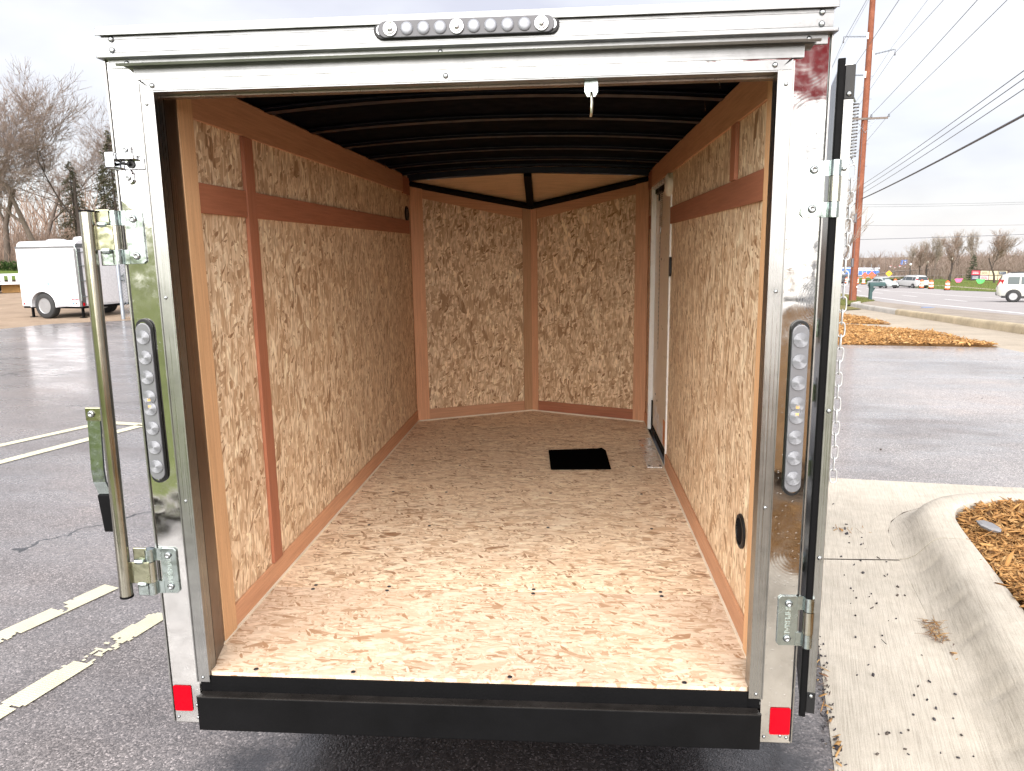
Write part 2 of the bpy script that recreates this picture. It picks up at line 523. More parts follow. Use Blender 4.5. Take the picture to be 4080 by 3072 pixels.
mt['mat_black'] = simple('black_fabric', (.002, .002, .002), .95, bump=.3, bs=400, spec=.0)
mt['red_refl'] = simple('red_reflector', (.40, .0006, .008), .4, var=.05, spec=.1)
mt['white_paint'] = simple('white_paint', (.78, .78, .78), .3, var=.03, coat=.4)
mt['white_plastic'] = simple('white_plastic', (.78, .76, .70), .45, var=.05)
mt['door_skin'] = simple('door_inner_skin', (.74, .64, .52), .35, var=.05)
mt['caulk'] = simple('caulk', (.72, .64, .52), .6)
mt['lens'] = simple('clear_lens', (.21, .215, .235), .2, metal=.35, var=.05)
mt['lens_body'] = simple('smoked_lens', (.15, .152, .165), .18, metal=.15)
mt['amber'] = simple('amber_chip', (.75, .42, .05), .3)
mt['sticker'] = simple('white_sticker', (.75, .72, .70), .5, var=.2, vs=60)
mt['orange_sticker'] = simple('orange_sticker', (.70, .22, .06), .5)
mt['dark_screw'] = simple('dark_screw', (.07, .075, .09), .35, metal=.8)
# ------------------------------------------------------------------ the ground and its surfaces
XL = [x for x in range(-20, 0, 2)] + [x * .5 for x in range(0, 30)] + list(range(15, 130, 3))
YL = [9, 10, 11, 12, 13, 14, 15.5, 17, 19, 21, 23, 25, 28, 31, 35, 38.5, 42, 48, 55, 62, 70, 78, 86, 95, 110, 125, 140, 160, 180, 205, 230, 260, 300, 340, 400]
def patch(name, poly, dz, mat, kind='structure', fn=None):
    bm = bmesh.new()
    bm.faces.new([bm.verts.new((x, y, 0)) for x, y in poly])
    xs = [p[0] for p in poly]; ys = [p[1] for p in poly]
    for y in YL:
        if min(ys) < y < max(ys):
            bmesh.ops.bisect_plane(bm, geom=bm.verts[:] + bm.edges[:] + bm.faces[:], plane_co=(0, y, 0), plane_no=(0, 1, 0))
    if max(ys) > 9:
        for x in XL:
            if min(xs) < x < max(xs):
                bmesh.ops.bisect_plane(bm, geom=bm.verts[:] + bm.edges[:] + bm.faces[:], plane_co=(x, 0, 0), plane_no=(1, 0, 0))
    bmesh.ops.triangulate(bm, faces=bm.faces[:])
    for v in bm.verts:
        v.co.z = gz(v.co.x, v.co.y) + (dz if fn is None else dz + fn(v.co.x, v.co.y))
    bmesh.ops.recalc_face_normals(bm, faces=bm.faces)
    if bm.faces and sum(f.normal.z for f in bm.faces) < 0:
        bmesh.ops.reverse_faces(bm, faces=bm.faces[:])
    me = bpy.data.meshes.new(name); bm.to_mesh(me); bm.free()
    me.materials.append(mat)
    return tag(link(name, me), kind=kind)

mt['asphalt'] = asphalt('asphalt', (.175, .160, .160), (.2, .45), 3.0, crack=1, wet_dark=(.1, .4, 1.05, 1.6))
mt['asphalt_drive'] = asphalt('asphalt_drive', (.265, .245, .238), (.25, .5), 11.0)
mt['road'] = concrete('road_surface', (.33, .31, .31), None, .1)
mt['concrete'] = concrete('concrete', (.53, .485, .415), R(73))
mt['concrete_far'] = concrete('concrete_far', (.40, .345, .275), R(10))
mt['kerb_tan'] = concrete('kerb_tan', (.44, .365, .25), None, .28)
mt['kerb_grey'] = concrete('kerb_grey', (.46, .44, .41), None, .2)
mt['earth'] = ground_mat('earth', [(.25, (.09, .06, .04)), (.5, (.17, .125, .09)), (.75, (.25, .19, .14))])
mt['gravel'] = ground_mat('gravel', [(.25, (.16, .115, .08)), (.5, (.30, .225, .165)), (.75, (.42, .33, .25))], 1.1, 45)
mt['verge'] = ground_mat('verge', [(.25, (.16, .135, .115)), (.5, (.30, .26, .22)), (.75, (.46, .41, .36))], 1.5, 30)
mt['grass'] = ground_mat('grass', [(.28, (.055, .085, .018)), (.5, (.105, .155, .030)), (.74, (.17, .20, .055))], 1.2, 40)
mt['grass_dry'] = ground_mat('grass_dry', [(.28, (.10, .105, .03)), (.5, (.18, .16, .06)), (.74, (.27, .22, .12))], 1.6, 40)
mt['bank'] = ground_mat('leafy_bank', [(.28, (.10, .065, .035)), (.5, (.21, .135, .08)), (.74, (.31, .22, .14))], .9, 14)
mt['mulch_bed'] = ground_mat('mulch_bed', [(.28, (.10, .05, .018)), (.5, (.22, .115, .04)), (.74, (.36, .20, .08))], 4, 55)
MULCH = [(.10, .05, .02), (.28, .135, .045), (.40, .21, .075), (.50, .285, .11), (.34, .17, .06), (.58, .37, .165), (.22, .105, .035), (.46, .25, .09)]
mt['mulch'] = chips('mulch_chip', MULCH)
mt['paint_line'] = simple('road_paint', (.62, .585, .43), .6, var=.08, bump=.4, bs=160)
mt['paint_white'] = simple('road_paint_white', (.72, .72, .72), .6)

# one sheet of ground out to the horizon
def frange(a, b, n): return [a + (b - a) * i / n for i in range(n + 1)]
gx = frange(-2500, -200, 6) + frange(-180, 0, 12)[1:-1] + frange(0, 30, 20) + frange(30, 200, 18)[1:] + frange(260, 2500, 6)
gy = frange(-1500, -50, 5) + frange(-40, 8, 4) + [float(y) for y in YL] + frange(440, 3500, 8)
gx = sorted(set(gx)); gy = sorted(set(gy))
gv = np.array([(x, y, gz(x, y) - .06) for y in gy for x in gx])
nx = len(gx)
gf = np.array([(j * nx + i, j * nx + i + 1, (j + 1) * nx + i + 1, (j + 1) * nx + i) for j in range(len(gy) - 1) for i in range(nx - 1)])
tag(link('ground', np_mesh('ground', gv, gf, mt['earth'])), kind='structure')

# parking lot (left and under the trailer), drive (right), gravel yard
GUT = [(-.20, -3.45), (1.034, .418), (1.134, .807), (1.216, 1.13), (1.53, 2.04), (1.93, 3.36)]     # edge between asphalt and gutter
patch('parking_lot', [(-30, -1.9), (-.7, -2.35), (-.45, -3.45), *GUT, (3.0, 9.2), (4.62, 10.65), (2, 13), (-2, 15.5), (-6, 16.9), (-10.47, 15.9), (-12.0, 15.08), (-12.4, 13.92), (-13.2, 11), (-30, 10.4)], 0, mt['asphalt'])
patch('drive', [(1.93, 3.36), (3.15, 3.165), (9, 2.0), (9.0, 8.4), (8.15, 9.2), (6.80, 9.52), (6.77, 10.12), (4.62, 10.65), (3.0, 9.2)], 0.002, mt['asphalt_drive'])
patch('gravel_yard', [(-30, 10.4), (-13.2, 11), (-12.4, 13.92), (-12.0, 15.08), (-10.47, 15.9), (-6, 16.9), (-2, 15.5), (-4, 40), (-22, 46), (-60, 40), (-60, 10.4)], 0, mt['gravel'])
# concrete apron and path beyond the drive
patch('concrete_apron', [(6.80, 9.52), (8.15, 9.2), (8.25, 10.5), (8.72, 12.84), (8.91, 13.73), (9.26, 15.6), (9.74, 17.7), (11.09, 24.0), (12.5, 30), (14.14, 36.3), (11.5, 33), (8, 26), (3.5, 18), (2, 13), (4.62, 10.65), (6.77, 10.12)], .002, mt['concrete_far'])
# verge, road
NEAR = [(2.5, -30), (7.9, -4), (10.6, 8.5), (13.21, 20.6), (15.54, 31.3), (19.0, 45.4), (25.87, 67.2), (34.5, 100), (39, 125), (44, 150), (55, 200), (70, 262)]
FAR = [(84, 262), (70, 205), (60, 165), (55.5, 145), (52, 117), (48.8, 98), (44.85, 80.8), (37, 52), (32, 29), (26, 2), (17, -30)]
patch('road', NEAR + FAR, 0, mt['road'])
KERB = [(7.6, 7.0), (8.15, 9.2), (8.30, 10.5), (8.72, 12.84), (8.91, 13.73), (9.26, 15.6), (9.74, 17.7), (11.09, 24.0), (12.5, 30), (14.14, 36.3), (15.6, 39.4)]
patch('gravel_verge', [(7.7, 7.0)] + [(x + .12, y) for x, y in KERB[1:]] + [(17.4, 43.2), (19.0, 45.4), (15.54, 31.3), (13.21, 20.6), (10.6, 8.5), (9.9, 5.5)], .06, mt['verge'])
patch('grass_verge', [(10, 27.5), (12.3, 30), (13.9, 36.4), (15.4, 39.5), (17.4, 43.2), (18.9, 45.35), (25.7, 67.1), (34.2, 99.8), (30, 99.8), (20, 67), (13, 46)], .03, mt['grass_dry'])
# road markings
def line(name, pts, w, mat, dz=.004, kind='structure'):
    Lp, Rp = [], []
    for i, p in enumerate(pts):
        a = Vector(pts[max(0, i - 1)]); b = Vector(pts[min(len(pts) - 1, i + 1)])
        t = (b - a).normalized(); nrm = Vector((-t.y, t.x))
        Lp.append(tuple(Vector(p) + nrm * w / 2)); Rp.append(tuple(Vector(p) - nrm * w / 2))
    return patch(name, Lp + Rp[::-1], dz, mat, kind)
EDGE = [(10.0, 1), (15.19, 24.0), (18.05, 34.56), (23.85, 57.5), (30.66, 84.1), (36.5, 106), (41.5, 130)]
line('edge_line', EDGE, .16, mt['paint_white'])
line('centre_line', [(27, 40), (31.5, 60.4), (38.8, 87.4), (44, 112), (48, 140)], .16, mt['paint_white'])
for a, b in (((19.6, 28.5), (21.0, 34)), ((23.9, 44.6), (25.5, 50.6)), ((27.9, 60), (29.6, 66.5)), ((32.6, 78), (34.5, 85)), ((37.2, 96), (39, 103))):
    line('lane_dash', [a, b], .15, mt['paint_white'])

# worn parking lines: little flakes of paint kept where a noise field is high
from mathutils import noise as mnoise
def worn_line(name, p0, p1, w, wear, seed):
    p0, p1 = Vector(p0), Vector(p1)
    t = (p1 - p0); Ln = t.length; t.normalize(); nn = Vector((-t.y, t.x))
    cs = .0115; nu, nv = int(Ln / cs), max(3, int(w / cs))
    V, F = [], []
    for i in range(nu):
        for j in range(nv):
            u, v = (i + .5) * cs, (j + .5) / nv - .5
            x = p0 + t * u + nn * (v * w)
            k = mnoise.fractal((x.x * 5 + seed, x.y * 5, seed), 1, 2.1, 4) * .5 + .5 * mnoise.noise((x.x * 46, x.y * 46, seed)) * .6
            k -= max(0, abs(v) - .40) * 1.6
            if k > wear(u / Ln) + .16 * mnoise.noise((x.x * 9, x.y * 9, seed + 4)):
                b = len(V)
                h = cs * .53
                for du, dv in ((-h, -h), (h, -h), (h, h), (-h, h)):
                    q = x + t * du + nn * dv
                    V.append((q.x, q.y, .004))
                F.append((b, b + 1, b + 2, b + 3))
    return tag(link(name, np_mesh(name, V, F, mt['paint_line'])), kind='structure')
worn_line('parking_line', (-2.42, .25), (-1.94, 1.53), .10, lambda s: -.42 + (.15 if s > .87 else 0) + (.42 if .80 < s < .84 else 0), 2.0)
worn_line('parking_line', (-1.84, .12), (-1.55, 1.28), .10, lambda s: -.31 if s < .6 else (-.24 + (s - .6) * .7), 5.2)
worn_line('parking_line', (-5.9, .92), (-4.166, 4.931), .10, lambda s: -.6, 8.0)
worn_line('parking_line', (-5.2, .46), (-3.73, 4.821), .11, lambda s: -.6, 3.0)
worn_line('parking_line', (-4.20, 4.93), (-3.70, 4.83), .10, lambda s: -.6, 3.7)

# ------------------------------------------------------------------ kerb and gutter beside the trailer
def sweep(name, path, profile, mat, dents=0, kind='structure', smooth=True, closed_profile=True, zfun=None):
    """path: points on the foot of the kerb; profile: (offset to the right, height)"""
    P = [Vector((*p, 0)) for p in path]
    pts, tl = [], 0.0
    for a, b in zip(P, P[1:]):
        n = max(1, int((b - a).length / (.02 if dents else .25)))
        pts += [a.lerp(b, i / n) for i in range(n)]
    pts.append(P[-1])
    V, F, m = [], [], len(profile)
    s = 0
    for i, p in enumerate(pts):
        t = (pts[min(i + 1, len(pts) - 1)] - pts[max(i - 1, 0)]).normalized()
        nr = Vector((t.y, -t.x, 0))
        if i: s += (p - pts[i - 1]).length
        z0 = zfun(p.x, p.y) if zfun else 0
        for o, h in profile:
            d = 0
            if dents and .02 < h < .125:
                ph = (s + h * .35) / .135
                k = abs((ph % 1) - .5)
                d = -.011 * max(0, 1 - k / .17) * (.5 + .5 * math.sin(int(ph) * 2.4)) * math.sin(math.pi * h / .14)
            q = p + nr * (o - d * .8)
            V.append((q.x, q.y, z0 + h + d))
    for i in range(len(pts) - 1):
        for j in range(m - 1 if not closed_profile else m):
            k = (j + 1) % m
            F.append((i * m + j, (i + 1) * m + j, (i + 1) * m + k, i * m + k))
    e = (len(pts) - 1) * m
    mb = MB(); mb.add(V, F + [tuple(range(m))[::-1], tuple(range(e, e + m))])
    o = mb.build(name, mat, smooth=smooth)
    return tag(o, kind=kind) if kind else o

prof_k = [(-.0, -.1), (0, .004), (.035, .012), (.07, .034), (.10, .068), (.125, .102), (.155, .128), (.19, .138), (.235, .140), (.285, .139), (.305, .132), (.312, .10), (.312, -.1)]
def arc(c, r, a0, a1, n): return [(c[0] + r * math.cos(R(a0 + (a1 - a0) * i / n)), c[1] + r * math.sin(R(a0 + (a1 - a0) * i / n))) for i in range(n + 1)]
kp1 = [(.72, -2.4), (.98, -1.45), (1.24, -.50), (1.495, .43), (1.625, .91), (1.745, 1.37), (1.886, 1.985)]
kp2 = [(1.890, 2.0), (1.935, 2.19), (1.99, 2.37), (2.075, 2.53), (2.20, 2.67), (2.36, 2.77), (2.56, 2.83), (2.85, 2.86), (3.4, 2.84), (5.0, 2.62)]
def smooth_path(p, n=4):
    out = []
    for i in range(len(p) - 1):
        a, b, c, d = (Vector(p[max(0, min(len(p) - 1, i + k))]) for k in (-1, 0, 1, 2))
        for j in range(n):
            t = j / n
            out.append(tuple(.5 * ((2 * b) + (c - a) * t + (2 * a - 5 * b + 4 * c - d) * t * t + (3 * b - a - 3 * c + d) * t ** 3)))
    return out + [p[-1]]
tag(sweep('kerb', smooth_path(kp1), prof_k, mt['concrete'], dents=1), kind='structure')
tag(sweep('kerb', smooth_path(kp2), prof_k, mt['concrete'], dents=0), kind='structure')
# gutter pan: the strip between asphalt and the foot of the kerb, jointed
J0, J1 = (1.508, 1.975), (1.882, 1.975)
patch('gutter', [(-.20, -3.45), (1.034, .418), (1.134, .807), (1.216, 1.13), J0, (1.884, 1.977), (1.74, 1.35), (1.632, .931), (1.541, .583), (1.501, .445), (1.10, -1.0), (.72, -2.4), (.45, -3.45)], .004, mt['concrete'])
patch('gutter', [(1.515, 1.987), (1.53, 2.04), (1.93, 3.36), (3.15, 3.165), (5.1, 2.90), (5.0, 2.63), (3.4, 2.85), (2.85, 2.87), (2.56, 2.84), (2.36, 2.78), (2.2, 2.68), (2.075, 2.54), (1.99, 2.38), (1.935, 2.2), (1.889, 1.989)], .004, mt['concrete'])

# mulch: a bed and its loose chips
def inside(poly):
    P = np.array(poly)
    def f(x, y):
        r = np.zeros(len(x), bool); n = len(P)
        for i in range(n):
            (x0, y0), (x1, y1) = P[i], P[(i + 1) % n]
            if y0 == y1: continue
            c = ((y0 > y) != (y1 > y)) & (x < (x1 - x0) * (y - y0) / (y1 - y0) + x0)
            r ^= c
        return r
    return f
def chip_cloud(name, poly, n, ln, wd, z, mat, seed, kind='stuff', tilt=.35, thick=.25, spread=.02):
    rg = np.random.default_rng(seed)
    P = np.array(poly); lo, hi = P.min(0), P.max(0)
    xs, ys = [], []
    f = inside(poly)
    while sum(map(len, xs)) < n:
        x = rg.uniform(lo[0], hi[0], n * 2); y = rg.uniform(lo[1], hi[1], n * 2)
        k = f(x, y); xs.append(x[k]); ys.append(y[k])
    x = np.concatenate(xs)[:n]; y = np.concatenate(ys)[:n]
    base = np.array([gz(a, b) for a, b in zip(x, y)]) if hi[1] > 9 else np.zeros(n)
    zc = base + z(x, y) + rg.uniform(0, spread, n)
    a = rg.uniform(0, 2 * np.pi, n); tl = rg.normal(0, tilt, n); rl = rg.normal(0, .5, n)
    l = ln * rg.lognormal(0, .45, n) / 2; w = wd * rg.lognormal(0, .4, n) / 2; t = w * thick
    ux = np.stack([np.cos(a) * np.cos(tl), np.sin(a) * np.cos(tl), np.sin(tl)], 1)
    sd = np.stack([-np.sin(a), np.cos(a), 0 * a], 1)
    up = np.cross(ux, sd)
    uy = sd * np.cos(rl)[:, None] + up * np.sin(rl)[:, None]
    uz = np.cross(ux, uy)
    c = np.stack([x, y, zc], 1)
    V = []
    for k in (-1, 1):
        for i, j, s in ((-1, -1, .55), (1, -1, 1), (1, 1, .6), (-1, 1, 1)):
            V.append(c + ux * (i * l * s)[:, None] + uy * (j * w)[:, None] + uz * (k * t)[:, None])
    V = np.stack(V, 1).reshape(-1, 3)
    q = np.array([(0, 3, 2, 1), (4, 5, 6, 7), (0, 1, 5, 4), (1, 2, 6, 5), (2, 3, 7, 6), (3, 0, 4, 7)])
    F = (q[None] + (np.arange(n) * 8)[:, None, None]).reshape(-1, 4)
    o = link(name, np_mesh(name, V, F, mat))
    if kind: tag(o, kind=kind)
    return o
BED1 = [(1.04, -2.4), (1.41, -1.1), (1.81, .37), (2.05, 1.30), (2.19, 1.93), (2.25, 2.16), (2.31, 2.29), (2.40, 2.40), (2.52, 2.48), (2.66, 2.53), (2.87, 2.55), (3.4, 2.53), (4.9, 2.33), (4.6, 0), (3.6, -2.4)]
def bedz(x, y): return .105 + .035 * np.sin(3.1 * x + 1.7 * y) * np.sin(2.3 * y - x)
patch('mulch_bed', BED1, .085, mt['mulch_bed'], fn=None)
near_bed = [(1.75, .1), (2.05, 1.30), (2.19, 1.93), (2.25, 2.16), (2.31, 2.29), (2.40, 2.40), (2.52, 2.48), (2.66, 2.53), (2.87, 2.55), (3.6, 2.5), (3.6, .8), (2.6, .1)]
tag(chip_cloud('mulch', near_bed, 24000, .050, .0075, bedz, mt['mulch'], 4, spread=.035), kind='stuff')
tag(chip_cloud('mulch', BED1, 5000, .06, .012, bedz, mt['mulch'], 5), kind='stuff')
BED2 = [(2.5, 12.2), (4.62, 10.66), (6.76, 10.13), (6.82, 10.2), (6.94, 11.5), (7.36, 14.4), (7.19, 14.74), (6.67, 16.4), (3.4, 16.4)]
BED3 = [(4.6, 18.5), (7.15, 17.85), (7.99, 16.85), (9.25, 22.3), (9.1, 23.4), (6.6, 23.6)]
for i, (bd, n) in enumerate(((BED2, 17000), (BED3, 6000))):
    patch('mulch_bed', bd, .006, mt['mulch_bed'])
    tag(chip_cloud('mulch', bd, n, .07, .016, lambda x, y: .012 + .035 * np.sin(1.3 * x + .9 * y) ** 2, mt['mulch'], 30 + i, spread=.03), kind='stuff')

# grit, bark and dry grass lying on the gutter
mt['grit'] = chips('loose_stone', [(.03, .03, .035), (.05, .045, .05), (.08, .075, .08), (.035, .03, .03), (.12, .10, .085)])
tag(chip_cloud('loose_gravel', [(1.15, .45), (1.50, .47), (1.75, 1.4), (1.86, 1.95), (1.85, 2.9), (1.65, 2.2), (1.3, 1.0)], 62, .0075, .0065, lambda x, y: .008 + 0 * x, mt['grit'], 8, thick=.7, spread=.001), kind='stuff')
tag(chip_cloud('loose_gravel', [(1.05, .2), (1.08, .5), (1.18, .9), (1.26, 1.2), (1.22, 1.2), (1.12, .9), (1.03, .5)], 100, .007, .005, lambda x, y: .008 + 0 * x, mt['grit'], 9, thick=.6, spread=.002), kind='stuff')
tag(chip_cloud('loose_gravel', [(2, 3.5), (6, 3.1), (6.2, 9), (3.6, 9.6)], 16, .014, .011, lambda x, y: .010 + 0 * x, mt['grit'], 10, thick=.6, spread=.001), kind='stuff')
mt['dry'] = chips('dry_grass', [(.32, .17, .06), (.42, .26, .11), (.22, .11, .05), (.15, .12, .11)])
tag(chip_cloud('mulch_scraps', [(1.68, 1.17), (1.73, 1.18), (1.76, 1.36), (1.71, 1.36)], 55, .055, .003, lambda x, y: .012 + 0 * x, mt['dry'], 11, spread=.012), kind='stuff')
tag(chip_cloud('mulch_scraps', [(1.68, 2.35), (1.88, 2.33), (1.9, 2.42), (1.7, 2.42)], 14, .035, .004, lambda x, y: .010 + 0 * x, mt['dry'], 12, spread=.004), kind='stuff')
tag(chip_cloud('mulch_scraps', [(1.68, 1.02), (1.74, 1.02), (1.75, 1.14), (1.69, 1.14)], 10, .028, .008, lambda x, y: .010 + 0 * x, mt['dry'], 13, spread=.004), kind='stuff')
tag(chip_cloud('mulch_scraps', [(1.02, .38), (1.06, .38), (1.21, 1.1), (1.18, 1.12)], 26, .03, .006, lambda x, y: .010 + 0 * x, mt['dry'], 14, spread=.004), kind='stuff')
# a flat grey stone lying on the mulch
st = MB()
st.lathe([(.0, 0), (.05, 0), (.06, .012), (.045, .02), (0, .02)], (2.335, 2.06, .15), (.25, -.1, 1), 7)
tag(st.build('stone', simple('grey_stone', (.20, .20, .21), .8)), 'flat grey stone lying on the orange mulch behind the kerb', 'stone')
# far kerb, in cast lengths: tan near, pale grey further along
prof_f = [(-.0, -.2), (0, .11), (.012, .15), (.045, .175), (.09, .18), (.15, .178), (.18, .165), (.19, .12), (.19, -.2)]
def kerb_piece(a, b, mat):
    seg = [a] + [p for p in KERB if a[1] < p[1] < b[1]] + [b]
    sweep('kerb', seg, prof_f, mat, zfun=gz)
def kpt(y):
    for (x0, y0), (x1, y1) in zip(KERB, KERB[1:]):
        if y <= y1: return (x0 + (x1 - x0) * (y - y0) / (y1 - y0), y)
ks = [7.0, 9.3, 10.6, 12.95, 14.2, 15.6, 17.7, 20.8, 24.0, 27.2, 30.5, 33.5, 36.3, 39.4]
for a, b in zip(ks, ks[1:]):
    kerb_piece(kpt(a + .012), kpt(b - .012), mt['kerb_tan'] if b < 24.2 else mt['kerb_grey'])
# ------------------------------------------------------------------ the open cargo trailer
TR = thing('cargo_trailer', 'open empty cargo trailer with polished rear posts and strand board walls', 'trailer', (0, 1.4, 0))
XI = .70                                       # face of the wall boards
FZ = .5236                                     # top of the floor
Z0, ZR = .38, 1.976
P = lambda mb, name, mat, **k: mb.build(name, mt[mat], TR, **k)

def panel(name, mat, o, ux, uy, poly, thick, parent=TR, bevel=0):
    """flat board: polygon in its own plane (local x along ux, y along uy), thickness away from the viewer side"""
    ux, uy = Vector(ux).normalized(), Vector(uy).normalized()
    uz = ux.cross(uy)
    mb = MB(); mb.prism(poly, 0, thick)
    return mb.build(name, mt[mat], parent, M=basis(o, ux, uy, uz), bevel=bevel)
def rect(a, b): return [(0, 0), (a, 0), (a, b), (0, b)]

# bolts and screws: one mesh each, shared
_b = MB(); _b.lathe([(.0088, 0), (.0088, .0012), (.0080, .0034), (.0058, .0050), (.0042, .0055), (.0040, .0035), (.0005, .0033)], (0, 0, 0), (0, -1, 0), 14)
BOLT = _b.mesh('bolt', mt['bolt'], True)
_b = MB(); _b.lathe([(.0042, 0), (.0042, .0008), (.0034, .0022), (.0016, .003), (0, .003)], (0, 0, 0), (0, -1, 0), 10)
RIVET = _b.mesh('rivet', mt['bolt'], True)
_b = MB(); _b.lathe([(.0062, 0), (.0062, .0010), (.0042, .0014), (.0034, .0006), (0, .0006)], (0, 0, 0), (0, 0, 1), 10)
SCREW = _b.mesh('screw', mt['dark_screw'], True)
def bolt(parent, x, y, z, rz=0, me=None, sc=1):
    return link('bolt' if me is None else me.name.split('.')[0], me or BOLT, parent, Matrix.Translation((x, y, z)) @ Matrix.Rotation(rz, 4, 'Z') @ Matrix.Scale(sc, 4))

# --- frame, axle, wheels, tongue
mb = MB()
for sx in (-1, 1): mb.box(sx * .60 - .03, sx * .60 + .03, .06, 3.0, .385, .46)
for y in (.5, 1.0, 1.5, 2.0, 2.5): mb.box(-.57, .57, y - .02, y + .02, .40, .46)
P(mb, 'frame', 'black_steel')
mb = MB(); mb.tube([(-.86, 1.75, .33), (.86, 1.75, .33)], .03, 10); P(mb, 'axle', 'black_steel')
_t = MB(); _t.lathe([(.20, -.10), (.29, -.105), (.325, -.085), (.33, -.05), (.33, .05), (.325, .085), (.29, .105), (.20, .10)], ax=(1, 0, 0), n=28, cap=False)
_r = MB(); _r.lathe([(.02, .07), (.06, .075), (.065, .05), (.15, .055), (.19, .095), (.20, .09), (.20, -.09), (.02, -.09)], ax=(1, 0, 0), n=24)
mt['tyre'] = simple('tyre_rubber', (.020, .020, .021), .75, bump=.2, bs=60)
mt['rim'] = simple('silver_rim', (.34, .345, .36), .35, metal=.7, var=.05)
TYRE = _t.mesh('tyre', mt['tyre'], True); RIM = _r.mesh('rim', mt['rim'], True)
def wheel(parent, x, y, side, r=.33):
    M = Matrix.Translation((x, y, r)) @ Matrix.Rotation(0 if side > 0 else math.pi, 4, 'Z') @ Matrix.Scale(r / .33, 4)
    w = link('wheel', TYRE, parent, M)
    link('rim', RIM, w, M)
    return w
for sx in (-1, 1):
    wheel(TR, sx * .90, 1.75, sx)
    mb = MB()
    o = [(1.75 + .44 * math.cos(R(a)), .36 + .40 * math.sin(R(a))) for a in range(0, 181, 15)]
    i = [(1.75 + .41 * math.cos(R(a)), .36 + .37 * math.sin(R(a))) for a in range(180, -1, -15)]
    mb.prism(o + i, min(sx * .765, sx * 1.03), max(sx * .765, sx * 1.03), ux=(0, 1, 0), uy=(0, 0, 1), uz=(1, 0, 0))
    P(mb, 'fender', 'alu')
mb = MB()
mb.tube([(-.5, 2.9, .42), (0, 4.25, .42)], .04, 4); mb.tube([(.5, 2.9, .42), (0, 4.25, .42)], .04, 4); mb.box(-.04, .04, 3.9, 4.5, .39, .47)
P(mb, 'tongue', 'black_steel')
mb = MB(); mb.tube([(0, 4.0, .02), (0, 4.0, .75)], .028, 10); mb.lathe([(.09, 0), (.09, .015), (.03, .03)], (0, 4.0, 0), n=14); P(mb, 'jack', 'black_steel')

# --- outer walls, roof
mb = MB(); mb.box(-.758, -.7065, .06, 2.83, .40, 2.0); P(mb, 'side_wall', 'alu')
mb = MB()
for y0, y1, z0, z1 in ((.06, 1.822, .40, 2.0), (2.598, 2.83, .40, 2.0), (1.822, 2.598, 1.885, 2.0), (1.822, 2.598, .40, .53)): mb.box(.7065, .758, y0, y1, z0, z1)
P(mb, 'side_wall', 'alu')
def nose_outer(s):
    m = MB(); a, b = (s * .758, 2.83), (0, 3.17)
    ia, ib = (s * .712, 2.83), (0, 3.14)
    m.hexa([(a[0], a[1], .40), (b[0], b[1], .40), (ib[0], ib[1], .40), (ia[0], ia[1], .40), (a[0], a[1], 2.0), (b[0], b[1], 1.86), (ib[0], ib[1], 1.86), (ia[0], ia[1], 2.0)])
    return m
for s in (-1, 1): P(nose_outer(s), 'nose_wall', 'alu')
mb = MB()
N = 14
def rz_(x): return 2.008 + .028 * (1 - (x / .765) ** 2)
for i in range(N):
    x0 = -.765 + 1.53 * i / N; x1 = -.765 + 1.53 * (i + 1) / N
    mb.hexa([(x0, .02, rz_(x0)), (x1, .02, rz_(x1)), (x1, 2.83, rz_(x1)), (x0, 2.83, rz_(x0)), (x0, .02, rz_(x0) + .008), (x1, .02, rz_(x1) + .008), (x1, 2.83, rz_(x1) + .008), (x0, 2.83, rz_(x0) + .008)])
mb.add([(-.765, 2.83, 2.012), (0, 2.83, 2.04), (.765, 2.83, 2.012), (0, 3.18, 1.87)], [(0, 1, 3), (1, 2, 3)])
P(mb, 'roof', 'alu')

# --- floor
SEAM = .484
fl = panel('floor_board', 'osb_floor', (-.695, .004, FZ), (1, 0, 0), (0, 1, 0), [(.036, 0), (1.354, 0), (1.39, .036), (1.39, SEAM - .006), (0, SEAM - .006), (0, .036)], -.018)
fl2 = panel('floor_board', 'osb_floor_lifted', (-.695, SEAM, FZ), (1, 0, 0), (0, 1, 0), [(0, 0), (1.39, 0), (1.39, 2.17), (0, 2.17)], -.018)
panel('floor_board', 'osb_floor_lifted', (-.695, SEAM + 2.172, FZ - .001), (1, 0, 0), (0, 1, 0), [(0, 0), (1.39, 0), (1.39, .14), (.695, .455), (0, .14)], -.018)
for x, y in ((-.551, .02), (-.301, .02), (.092, .018), (.514, .016), (-.56, SEAM - .014), (-.325, SEAM - .014), (.128, SEAM - .014), (.515, SEAM - .014)):
    link('screw', SCREW, fl, Matrix.Translation((x, y, FZ + .0003)))
for x in (-.56, -.325, .128, .515):
    for y in (SEAM + .014, 1.02, 1.42, 1.83): link('screw', SCREW, fl2, Matrix.Translation((x + (.03 if y > 1 else 0), y, FZ + .0003)))

# --- wall boards and their plywood strips; u = distance into the trailer
def wall_x(name, mat, side, y0, y1, z0, z1, proud, thick, parent=TR, along='y', bevel=.0012):
    """board on a side wall; side -1 left, +1 right; local x runs along its grain"""
    w, h = y1 - y0, z1 - z0
    if along == 'y':
        o = (side * (XI - proud), y0, z0); ux, uy, poly = (0, 1, 0), (0, 0, 1), rect(w, h)
    else:
        o = (side * (XI - proud), y0 if side > 0 else y0, z0); ux, uy, poly = (0, 0, 1), (0, 1, 0), rect(h, w)
    uz = Vector(ux).cross(Vector(uy))        # (0,1,0)x(0,0,1) = +x ; (0,0,1)x(0,1,0) = -x
    t = thick if uz.x * side > 0 else -thick
    return panel(name, mat, o, ux, uy, poly, t, parent, bevel)
def wall_panel(side, y0, y1, z0, z1): return wall_x('wall_board', 'osb_wall', side, y0, y1, z0, z1, 0, .006, along='y', bevel=0)
